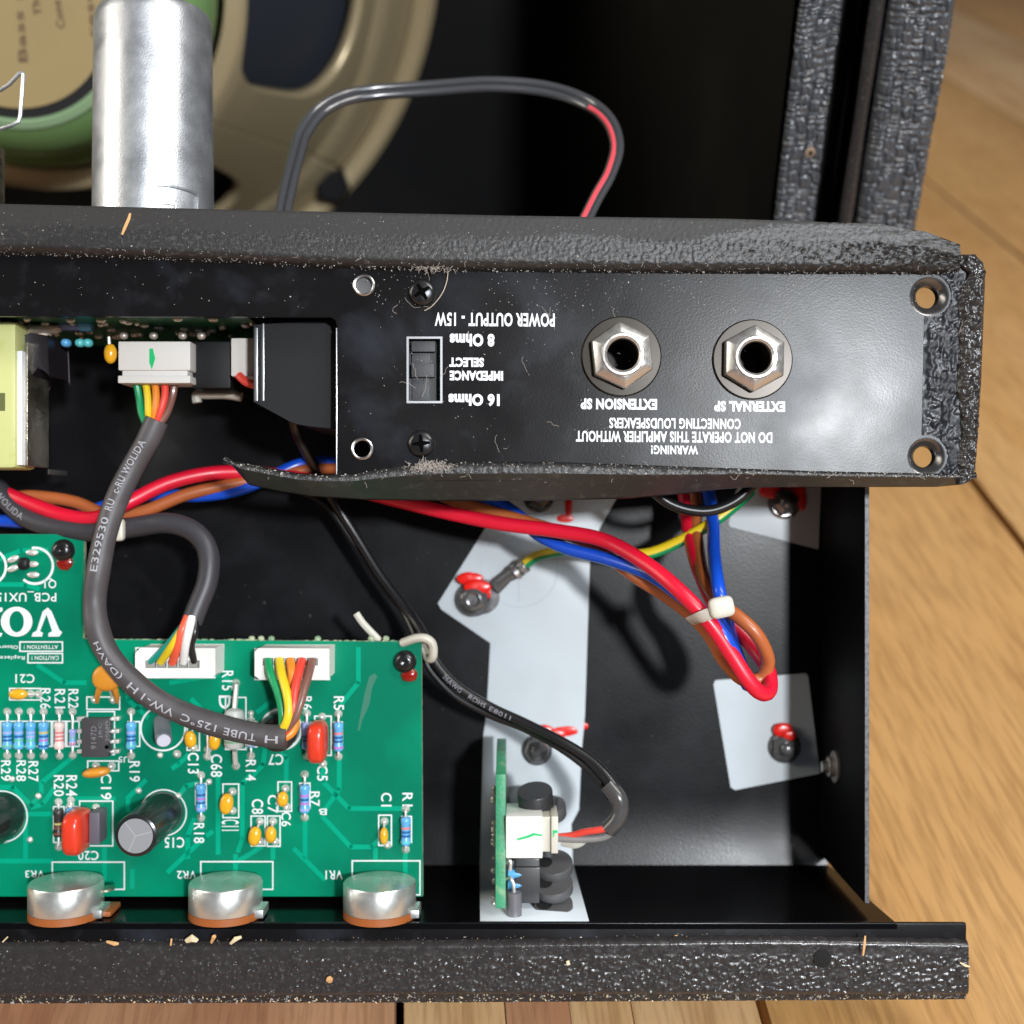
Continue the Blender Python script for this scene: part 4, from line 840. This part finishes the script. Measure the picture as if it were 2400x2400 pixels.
wc = part('connector', MB().box(P(277, 0, 279).x, P(446, 0, 279).x, P(0, 868, 279).y, P(0, 800, 279).y, -287, -279).box(P(284, 0, 279).x, P(438, 0, 279).x, P(0, 884, 279).y, P(0, 866, 279).y, -287, -279.6).box(P(276, 0, 279).x, P(446, 0, 279).x, P(0, 898, 279).y, P(0, 880, 279).y, -288, -279), mat('dim_white_nylon', (.62, .59, .55), .5), vb, bevel=.3)
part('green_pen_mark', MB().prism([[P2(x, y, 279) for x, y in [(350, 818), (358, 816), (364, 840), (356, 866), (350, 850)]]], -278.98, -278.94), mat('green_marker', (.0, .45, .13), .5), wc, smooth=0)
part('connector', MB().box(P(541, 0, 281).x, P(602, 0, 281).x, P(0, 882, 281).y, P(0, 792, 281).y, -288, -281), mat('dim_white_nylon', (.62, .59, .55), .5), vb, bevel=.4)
part('red_jumper', MB().tube(cr([P(560, 880, 281), P(578, 896, 280), P(610, 905, 279)], 6), 1.0, 10), W_CRED, vb)
for x in (290, 360, 428, 472): part('solder_pillar', MB().sup(P(x, 787, 281), (1.0, .9, .9), .9), mat('peach_solder', (.50, .42, .36), .4, .5), vb)
part('dark_relay', MB().box(P(450, 0, 284).x, P(540, 0, 284).x, P(0, 910, 284).y, P(0, 800, 284).y, -305, -284), BLKP, vb, bevel=.4)
ps = root('black_housing', P(660, 880, 285), 'black plastic housing with two pale edges behind the panel cut-out', 'plastic housing')
hz = [(597, 764), (800, 750), (800, 1010), (700, 992), (680, 985), (612, 948), (597, 940)]
part('shell', MB().prism([[P2(x, y, 269) for x, y in hz]], -300, -269), BLKP, ps, bevel=.3)
ee = MB()
for x0, x1, y0, y1 in ((595.5, 604, 768, 940), (613, 619, 758, 940)): ee.box(P(x0, 0, 268.9).x, P(x1, 0, 268.9).x, P(0, y1, 268.9).y, P(0, y0, 268.9).y, -269.5, -268.85)
part('pale_edge', ee, EDGE, ps, bevel=.1)
part('grey_clip', MB().tube(cr([P(462, 944, 296), P(462, 925, 296), P(490, 924, 296), P(530, 924, 296), P(566, 930, 296)], 6), 1.15, 8), mat('beige_grey_clip', (.40, .38, .33), .5), ps)

# ======== valve shield can and retaining wire =============================================
cn_ = root('valve_can', P(360, 480, 292), 'matte silver metal can standing up beyond the top strip', 'metal can')
xc = P(360, 0, 292).x; prof = [(14.1, 56), (14.0, 64), (13.6, 115.3), (13.4, 116.9), (12.8, 117.9), (11.5, 118.4), (8, 118.5), (.1, 118.5)]
part('can_wall', MB().lathe(prof, (xc, 0, -292), 'y', 96, cap0=False, cap1=False), STEEL, cn_)
def oncan(px, py, r=14.05):
    X = None
    D = 279.0
    for _ in range(6):
        x = (px - 1200) * D / F_PX - xc; D = 292 - math.sqrt(max(r * r - x * x, .01))
    return P(px, py, D)
part('pressed_slot', MB().tube([oncan(x, y) for x, y in ((362, 500), (362, 446), (364, 438), (372, 434), (400, 436), (430, 443), (448, 449), (458, 454), (463, 462), (461, 505))], .32, 8).tube([oncan(x, y) for x, y in ((374, 505), (375, 477), (392, 477), (412, 480), (413, 505))], .28, 8), STEEL, cn_)
part('retaining_wire', MB().tube([P(*q) for q in [(-40, 225, 290), (0, 212, 290), (22, 198, 289), (46, 172, 288), (52, 170, 288), (55, 174, 288), (52, 220, 288), (48, 270, 289), (44, 284, 289), (30, 293, 289), (0, 303, 290), (-40, 310, 291)]], .45, 8), STEEL, None, label='bent silver retaining wire at the top left edge', cat='wire clip')
part('clip_post', MB().box(P(-30, 0, 292).x, P(4, 0, 292).x, 40, P(0, 345, 292).y, -294, -290), KHAKI, None, label='brownish metal post standing at the left edge by the silver can', cat='metal post', bevel=.4)

# ======== wires ===========================================================================
def lift(p):                        # the looped bundle rises towards the lens
    f = min(max((p[1] - 1225) / 150, 0), 1) * min(max((p[0] - 1250) / 250, 0), 1); return (p[0], p[1], p[2] - 15 * f)
def wire(name, pts, r, m, label, cat='wire', n=8, split=None, group=None):
    if group: pts = [lift(p) for p in pts]
    return part(name, MB().tube(path(pts, n), r, 12, split), m, None, label=label, cat=cat, group=group)
GB = 'mains wires looped through the chassis'
wire('red_wire', [(-60, 1120, 300), (0, 1150, 298), (70, 1180, 295), (150, 1208, 292), (225, 1214, 291), (300, 1178, 292), (400, 1130, 296), (520, 1107, 300), (660, 1115, 302), (800, 1140, 300), (920, 1170, 297), (1050, 1202, 294), (1180, 1228, 291), (1310, 1245, 288), (1420, 1268, 286), (1520, 1325, 285), (1600, 1392, 284), (1665, 1462, 283), (1715, 1535, 283), (1752, 1592, 283), (1780, 1622, 284), (1800, 1622, 286), (1805, 1596, 289), (1795, 1560, 292), (1768, 1520, 295), (1728, 1475, 297), (1680, 1425, 298), (1640, 1340, 300), (1618, 1260, 304), (1608, 1190, 306), (1600, 1120, 308)], 1.75, W_RED, 'thick red wire running across the chassis to the looped bundle', group=GB)
wire('orange_wire', [(-60, 1190, 303), (40, 1165, 301), (110, 1166, 300), (180, 1178, 300), (250, 1205, 299), (330, 1200, 298), (440, 1158, 299), (560, 1132, 301), (700, 1105, 303), (800, 1098, 303), (950, 1125, 300), (1080, 1178, 297), (1230, 1222, 293), (1370, 1268, 293), (1430, 1308, 295), (1490, 1352, 295), (1560, 1396, 294), (1620, 1442, 291), (1662, 1488, 289), (1695, 1545, 288), (1740, 1592, 289), (1782, 1590, 290), (1800, 1555, 289), (1792, 1520, 287), (1768, 1480, 286), (1730, 1445, 287), (1690, 1415, 290), (1652, 1360, 296), (1636, 1280, 302), (1630, 1200, 305), (1625, 1120, 307)], 1.55, W_ORG, 'tan orange wire twisted with the red and blue wires', group=GB)
wire('blue_wire', [(-60, 1215, 304), (120, 1225, 303), (230, 1192, 302), (300, 1165, 303), (380, 1160, 302), (470, 1162, 301), (560, 1148, 301), (640, 1115, 302), (720, 1085, 304), (840, 1090, 303), (1000, 1120, 301), (1140, 1165, 298), (1210, 1205, 296), (1260, 1252, 295), (1330, 1286, 293), (1430, 1312, 291), (1520, 1345, 290), (1590, 1392, 289), (1650, 1438, 286), (1692, 1486, 283), (1722, 1540, 284), (1746, 1590, 288), (1752, 1604, 292), (1740, 1570, 296), (1715, 1500, 296), (1700, 1440, 291), (1684, 1380, 290), (1674, 1300, 294), (1672, 1230, 298), (1664, 1170, 302), (1650, 1110, 305)], 1.55, W_BLUE, 'bright blue wire twisted with the red and tan wires', group=GB)
g = wire('earth_wire', [(1228, 1325, 318), (1262, 1303, 316), (1330, 1290, 312), (1420, 1294, 306), (1500, 1300, 303), (1560, 1284, 302), (1640, 1243, 300), (1700, 1203, 300), (1760, 1150, 302)], 1.45, [W_YEL, W_GRN], 'green and yellow striped earth wire with a ring terminal', split=1)
part('ring_terminal', MB().tube([P(1160, 1378, 319.5), P(1190, 1352, 319), P(1215, 1337, 318), P(1232, 1323, 317.5)], lambda t: 1.5 if .0 < t < .4 else 1.9, 12, flat=.7).lathe([(2.2, 0), (4.6, 0), (4.6, .7), (2.2, .7)], P(1130, 1398, 321.2), 'z', 28, cap0=False, cap1=False), LOCKNI, g)
part('crimp_collar', MB().tube([P(1206, 1344, 318), P(1214, 1338, 318)], 2.1, 12).tube([P(1222, 1330, 317.8), P(1230, 1324, 317.5)], 2.1, 12), NICKEL, g)
wire('black_loop_wire', [(1490, 1110, 280), (1530, 1150, 280), (1570, 1180, 280), (1620, 1196, 280), (1670, 1196, 280), (1720, 1176, 280), (1755, 1146, 280), (1790, 1100, 280)], 1.25, W_BLK, 'short black wire drooping below the rear panel')
bc = root('black_cable', P(1000, 1500, 300), 'thin black two-core cable crossing the floor to the white connector', 'cable')
pa = [(684, 950, 292), (690, 1000, 294), (706, 1040, 298), (735, 1090, 302), (775, 1162, 305), (828, 1245, 306), (890, 1345, 305), (950, 1425, 303), (985, 1475, 300), (1005, 1520, 298), (1028, 1565, 297), (1075, 1612, 296), (1150, 1658, 295), (1230, 1695, 293), (1310, 1735, 290), (1380, 1778, 288), (1425, 1822, 286), (1450, 1862, 285), (1456, 1890, 285)]
pb = [(700, 1150, 308), (770, 1190, 308), (840, 1290, 308), (900, 1378, 307), (945, 1432, 305), (970, 1480, 302), (988, 1525, 300), (1012, 1575, 299), (1068, 1632, 298), (1145, 1675, 297), (1228, 1708, 295), (1310, 1752, 292), (1375, 1800, 290), (1412, 1842, 288), (1430, 1872, 287)]
pap = path(pa, 8); part('core_sheath', MB().tube(pap, 1.22, 12), W_BLK, bc); part('core_sheath', MB().tube(path(pb, 8), .85, 10), W_BLK, bc)
part('end_sleeve', MB().tube(path([(1425, 1838, 286), (1448, 1868, 285), (1454, 1895, 285), (1446, 1922, 285), (1425, 1945, 285.5)], 6), 2.0, 14), mat('clear_grey_sleeve', (.06, .058, .058), .22), bc)
part('red_core', MB().tube(path([(1432, 1938, 285), (1405, 1945, 285), (1370, 1950, 286), (1340, 1958, 287), (1305, 1962, 288)], 6), .8, 10), W_CRED, bc)
part('grey_core', MB().tube(path([(1440, 1946, 286), (1415, 1962, 286), (1370, 1967, 286.5), (1330, 1966, 287), (1300, 1964, 288)], 6), .85, 10), mat('grey_core_insulation', (.22, .21, .205), .4), bc)
ptx = MB()
wl = [0.0]
for a, b_ in zip(pap, pap[1:]): wl.append(wl[-1] + (b_ - a).length)
def arc_at(pts, px, py):
    best = min(range(len(pts)), key=lambda i: (pts[i].x / -pts[i].z * F_PX + 1200 - px) ** 2 + (1200 - pts[i].y / -pts[i].z * F_PX - py) ** 2)
    return sum((pts[i + 1] - pts[i]).length for i in range(best))
for s, (x0, y0), (x1, y1) in (('26AWG', (1038, 1592), (1082, 1628)), ('ROHS', (1096, 1634), (1140, 1658)), ('E8011', (1150, 1663), (1200, 1690))):
    a0, a1 = arc_at(pap, x0, y0), arc_at(pap, x1, y1); wrap_text(ptx, s, pap, 1.22, a0, max(a1 - a0, 2), 1.1, -.15, 0)
part('cable_print', ptx, mat('dim_cable_ink', (.26, .26, .29), .6), bc, smooth=0)
# sleeved cables
sa = root('sleeved_cable', P(230, 1400, 275), 'grey printed heat-shrink sleeve looping from the cut-out onto the green board', 'cable')
A1 = [(368, 985, 279), (345, 1035, 279), (308, 1100, 279), (272, 1175, 278), (246, 1258, 277), (230, 1340, 276), (222, 1410, 276), (228, 1470, 275), (252, 1530, 275), (300, 1588, 275), (365, 1640, 275), (450, 1680, 275), (540, 1708, 275), (620, 1724, 275), (672, 1727, 275)]
ap = path(A1, 10); part('sleeve', MB().tube(ap, lambda t: 2.62 + .06 * math.sin(t * 40), 18), SLEEVE, sa)
rv = list(reversed(ap)); st = MB()
for s, a, b_ in (('H', (655, 1727), (625, 1724)), ('TUBE', (606, 1722), (532, 1706)), ('125°C', (512, 1701), (428, 1673)), ('VW-1', (412, 1666), (345, 1628)), ('H', (330, 1615), (312, 1600)), ('(DAVH', (292, 1580), (240, 1500)), ('E329530', (226, 1343), (250, 1216)), ('RU', (256, 1196), (266, 1170)), ('c-RU', (272, 1152), (292, 1118)), ('WOLIDA', (298, 1112), (342, 1036))):
    s0, s1 = arc_at(rv, *a), arc_at(rv, *b_); wrap_text(st, s, rv, 2.66, s0, s1 - s0, 1.7, .25)
part('sleeve_print', st, SLVINK, sa, smooth=0)
for nm, m, pts in (('green_wire', W_GRN, [(318, 888, 283), (326, 930, 283), (332, 970, 282), (346, 1000, 280)]), ('yellow_wire', W_YEL, [(340, 888, 283), (346, 930, 282), (348, 970, 281), (352, 1000, 279)]), ('orange_wire', W_OR2, [(362, 888, 283), (366, 930, 282), (362, 970, 281), (358, 1000, 279)]),
                   ('red_wire', W_CRED, [(386, 888, 283), (386, 930, 282), (374, 970, 281), (362, 1000, 279)]), ('brown_wire', W_BRN, [(410, 888, 284), (404, 930, 284), (390, 970, 282), (368, 1000, 280)])):
    part(nm, MB().tube(path(pts, 6), .85, 10), m, sa)
for nm, m, pts, r in (('green_wire', W_GRN, [(629, 1548, 282), (634, 1580, 279), (650, 1620, 277), (660, 1660, 276), (662, 1700, 275.5), (654, 1722, 275)], .95), ('yellow_wire', W_YEL, [(655, 1548, 282), (660, 1580, 278), (672, 1625, 275), (677, 1662, 274), (672, 1692, 274), (658, 1718, 275)], 1.05),
                      ('orange_wire', W_OR2, [(681, 1548, 282), (684, 1580, 279), (686, 1640, 278), (692, 1690, 277), (684, 1716, 276), (660, 1732, 275.4)], 1.05), ('red_wire', W_CRED, [(708, 1548, 282), (700, 1575, 279), (690, 1625, 275.5), (687, 1665, 274.5), (676, 1700, 275), (660, 1722, 275)], 1.05),
                      ('brown_wire', W_BRN, [(732, 1548, 282), (724, 1580, 278.5), (712, 1620, 275.5), (704, 1650, 274.5), (690, 1685, 274.2), (662, 1716, 275)], .95)):
    part(nm, MB().tube(path(pts, 8), r, 12), m, sa)
sb = root('sleeved_cable', P(450, 1300, 290), 'dark plain sleeve curling down to the five-pin white connector', 'cable')
B1 = [(-60, 1090, 300), (-10, 1140, 298), (40, 1195, 296), (90, 1225, 294), (160, 1240, 292), (230, 1246, 291), (310, 1236, 290), (385, 1226, 288), (440, 1238, 287), (476, 1268, 286), (490, 1312, 285), (485, 1365, 284), (466, 1415, 283), (449, 1458, 282)]
bp_ = path(B1, 10); part('sleeve', MB().tube(bp_, 2.45, 18), SLEEVED, sb)
sbt = MB(); wrap_text(sbt, 'WOLIDA', bp_, 2.45, arc_at(bp_, 0, 1160), arc_at(bp_, 70, 1215) - arc_at(bp_, 0, 1160), 1.6, 0); part('sleeve_print', sbt, mat('dim_cable_ink', (.26, .26, .29), .6), sb, smooth=0)
for nm, m, pts, r in (('teal_wire', W_TEAL, [(440, 1450, 282), (418, 1480, 281), (392, 1512, 281), (352, 1552, 282.5)], .8), ('yellow_wire', W_YEL, [(442, 1450, 281.5), (424, 1480, 280), (402, 1515, 280), (376, 1552, 282.5)], .95), ('salmon_wire', W_SAL, [(440, 1446, 281), (428, 1475, 279.5), (416, 1515, 280), (404, 1554, 282.5)], 1.0),
                      ('white_wire', W_WHT, [(450, 1446, 280.5), (442, 1480, 279), (434, 1515, 280), (430, 1552, 282.5)], 1.0), ('black_wire', W_BLK, [(458, 1450, 281), (456, 1485, 280), (448, 1515, 281), (456, 1552, 282.5)], .85)):
    part(nm, MB().tube(path(pts, 6), r, 12), m, sb)

# ======== cable ties ======================================================================
TG = 'white nylon cable ties'
t1 = root('cable_tie', P(1680, 1425, 284), 'white cable tie round the red, blue and orange bundle', 'cable tie', TG)
rz = Matrix.Rotation(math.radians(12), 3, 'Z')
part('tie_head', MB().sup(P(1691, 1423, 263.5), (2.7, 2.3, 1.4), .52, 24, 14, rz), IVORY, t1)
part('tie_band', MB().tube(cr([P(1618, 1456, 271), P(1636, 1449, 266), P(1656, 1441, 264.2), P(1676, 1434, 264)], 6), 1.3, 12, flat=.3), mat('translucent_nylon', (.52, .47, .42), .4), t1)
t2 = root('cable_tie', P(1010, 1512, 295), 'white cable tie through the corner of the green board', 'cable tie', TG)
part('tie_band', MB().tube(path([(945, 1506, 291), (975, 1496, 289), (1000, 1497, 288), (1014, 1512, 289), (1014, 1540, 291), (1002, 1540, 294), (990, 1515, 296)], 6), 1.05, 12, flat=1.4), IVORY, t2)
part('tie_tail', MB().tube(path([(835, 1437, 294), (852, 1462, 294), (890, 1502, 294)], 5), .85, 10, flat=.6), IVORY, t2)
t3 = root('cable_tie', P(278, 1242, 288), 'white cable tie behind the grey sleeve beside the upper board corner', 'cable tie', TG)
part('tie_head', MB().sup(P(277, 1242, 286), (1.5, 2.6, 1.3), .42, 20, 12), IVORY, t3)
part('tie_end', MB().tube(path([(1316, 1972, 290), (1345, 1978, 289), (1362, 1972, 289), (1368, 1966, 290)], 5), 1.1, 10, flat=.5), IVORY, jb)

# ======== chips, lint, dust ===============================================================
def chip(pts, r, m, label, flat=.5): part('wood_splinter', MB().tube([P(*q) for q in pts], lambda t: r * (1 - .45 * abs(2 * t - 1)), 7, flat=flat), m, None, label=label, cat='wood splinter', group='wood splinters')
chip([(286, 550, 258.6), (292, 535, 258.4), (302, 512, 258.4), (305, 500, 258.8)], .42, CHIP, 'orange wood splinter on the top strip below the silver can')
chip([(2023, 2240, 272.8), (2026, 2215, 272.4), (2028, 2193, 272.6)], .33, CHIP, 'upright pale wood splinter near the right end of the front strip')
chip([(2250, 2256, 272.8), (2262, 2263, 272.2), (2273, 2266, 272.8)], .3, CHIPL, 'tiny pale splinter sticking out from the front strip end')
chip([(495, 2210, 274), (501, 2196, 273), (505, 2192, 273)], .5, CHIP, 'orange curled splinter left of the middle potentiometer on the front edge')
chip([(540, 2212, 274), (552, 2201, 273), (566, 2196, 273)], .55, CHIPL, 'cream curled wood shaving on the front edge')
chip([(436, 2206, 274), (450, 2199, 273.2), (462, 2205, 274)], .9, CHIPL, 'broad tan wood flake on the front edge')
chip([(400, 2216, 273.6), (402, 2200, 273.2)], .4, CHIP, 'small upright orange splinter on the front edge')
chip([(770, 2290, 273.2), (772, 2296, 272.8), (774, 2302, 273.2)], .9, CHIP, 'orange flat chip in the middle of the front strip')
chip([(1330, 2252, 272.8), (1333, 2262, 272.4)], .7, CHIPL, 'cream grain stuck on the front strip')
chip([(6, 2208, 274), (18, 2196, 273)], .3, CHIPL, 'thin pale splinter at the left end of the front edge')
chip([(250, 2207, 273.8), (268, 2212, 273.2), (278, 2212, 273.6)], .5, CHIP, 'orange sliver under the leftmost potentiometer')
def flakes(n, sampler, smin, smax, mats, name):
    b = MB()
    for _ in range(n):
        c = sampler()
        if c is None: continue
        r = random.uniform(smin, smax) * (1.8 if random.random() < .06 else 1); a = random.random() * 6.28; e = random.uniform(.5, 1.6)
        u = Vector((math.cos(a), math.sin(a), random.uniform(-.3, .3))) * r * e; w_ = Vector((-math.sin(a), math.cos(a), 0)) * r / e; h = Vector((0, 0, r * .8))
        b.add([c - u, c + w_, c + u, c - w_, c + h], [(0, 1, 4), (1, 2, 4), (2, 3, 4), (3, 0, 4)], random.choice((0, 0, 1)))
    return part(name, b, mats, None, kind='stuff', smooth=0, label='pale dust specks on the black panel and strips', cat='dust')
def s_panel():
    px, py = random.uniform(800, 2160), random.choice((random.uniform(640, 730), random.uniform(650, 1075)))
    if fbm(px, py, .006, 2, 3) < -.15: return None
    return P(px, py, DR - 1.2) + Vector((0, 0, .01))
def s_panel2(): return P(random.uniform(0, 790), random.uniform(610, 735), DR - 1.2)
flakes(650, s_panel, .04, .13, [DUSTM, DUSTD], 'dust'); flakes(40, s_panel2, .05, .12, [DUSTM, DUSTD], 'dust')
def s_top():
    u = random.random(); v = random.random() ** 1.6 * .8; q = foam_top(u, v); return q + Vector((0, 0, .05))
flakes(420, s_top, .04, .12, [DUSTM, DUSTD], 'dust')
def s_edge():
    q = foam_top(random.random(), random.uniform(0, .03)); return q + Vector((0, random.uniform(-.3, .1), .1))
flakes(340, s_edge, .06, .18, [DUSTD, DUSTM], 'dust')
def s_low(): return foam_low(random.random(), random.uniform(0, .28)) + Vector((0, 0, .05))
flakes(500, s_low, .05, .16, [DUSTM, DUSTD], 'dust')
def s_front(): return fstrip(random.random() , random.random()) + Vector((0, 0, .05))
flakes(420, s_front, .05, .15, [DUSTD, mat('brown_dust', (.20, .16, .125), .9)], 'dust')
def s_led(): return ledge(random.random(), random.random()) + Vector((0, 0, .1))
flakes(700, s_led, .08, .26, [DUSTD, CHIPL], 'dust')
def s_fe():
    q = fstrip(random.random() * .75, 0); return q + Vector((0, random.uniform(-.3, .5), -.3))
flakes(300, s_fe, .06, .24, [DUSTM, CHIP], 'dust')
def s_floor(): return P(random.uniform(260, 1860), random.uniform(1180, 2010), DF)
flakes(110, s_floor, .10, .26, [mat('floor_bump', (.075, .075, .08), .4), mat('floor_bump', (.075, .075, .08), .4)], 'dust')
ln = MB()
def fibre(c, L_, r=.036):
    a = random.random() * 6.28; pts = [c]; 
    for _ in range(8):
        a += random.uniform(-.75, .75); pts.append(pts[-1] + Vector((math.cos(a), math.sin(a), random.uniform(-.2, .25))) * L_ / 8)
    ln.tube(pts, r, 5)
for x, y, l in ((1240, 880, 4.5), (1170, 1060, 4), (1300, 770, 6), (1015, 690, 5), (1005, 720, 6), (980, 890, 4), (990, 930, 5), (975, 910, 4), (1180, 1050, 2), (930, 735, 4), (1090, 890, 2.5), (1050, 860, 3), (1620, 890, 3), (1440, 722, 5), (1850, 730, 4), (1310, 1000, 3), (1440, 1000, 2.5), (1290, 720, 3), (1700, 790, 2)):
    fibre(P(x, y, DR - 1.25), l)
for _ in range(46): fibre(foam_top(random.random(), random.uniform(0, .2)) + Vector((0, 0, .1)), random.uniform(.5, 1.8), .035)
for _ in range(40): fibre(foam_low(random.random(), random.uniform(.0, .6)) + Vector((0, 0, .25)), random.uniform(.5, 1.8), .035)
for _ in range(240): fibre(P(random.gauss(1008, 24), random.gauss(1093, 5), DR - random.uniform(2.6, 3.6)), random.uniform(.4, 1.5), .045)
for _ in range(90): fibre(P(random.gauss(1010, 30), random.gauss(627, 5), DR - random.uniform(2.5, 3.6)), random.uniform(.3, 1.4), .04)
part('lint', ln, LINT, None, kind='stuff', label='grey lint fibres caught on the rear panel and strips', cat='lint')
part('hair', MB().tube(cr([P(1050, 635, 262.3), P(1047, 660, 262), P(1035, 690, 261.6), P(1012, 718, 262), P(995, 728, 262.6)], 6), .085, 6), mat('pale_hair', (.55, .47, .36), .6), None, label='pale curved bristle beside the upper panel screw', cat='bristle')
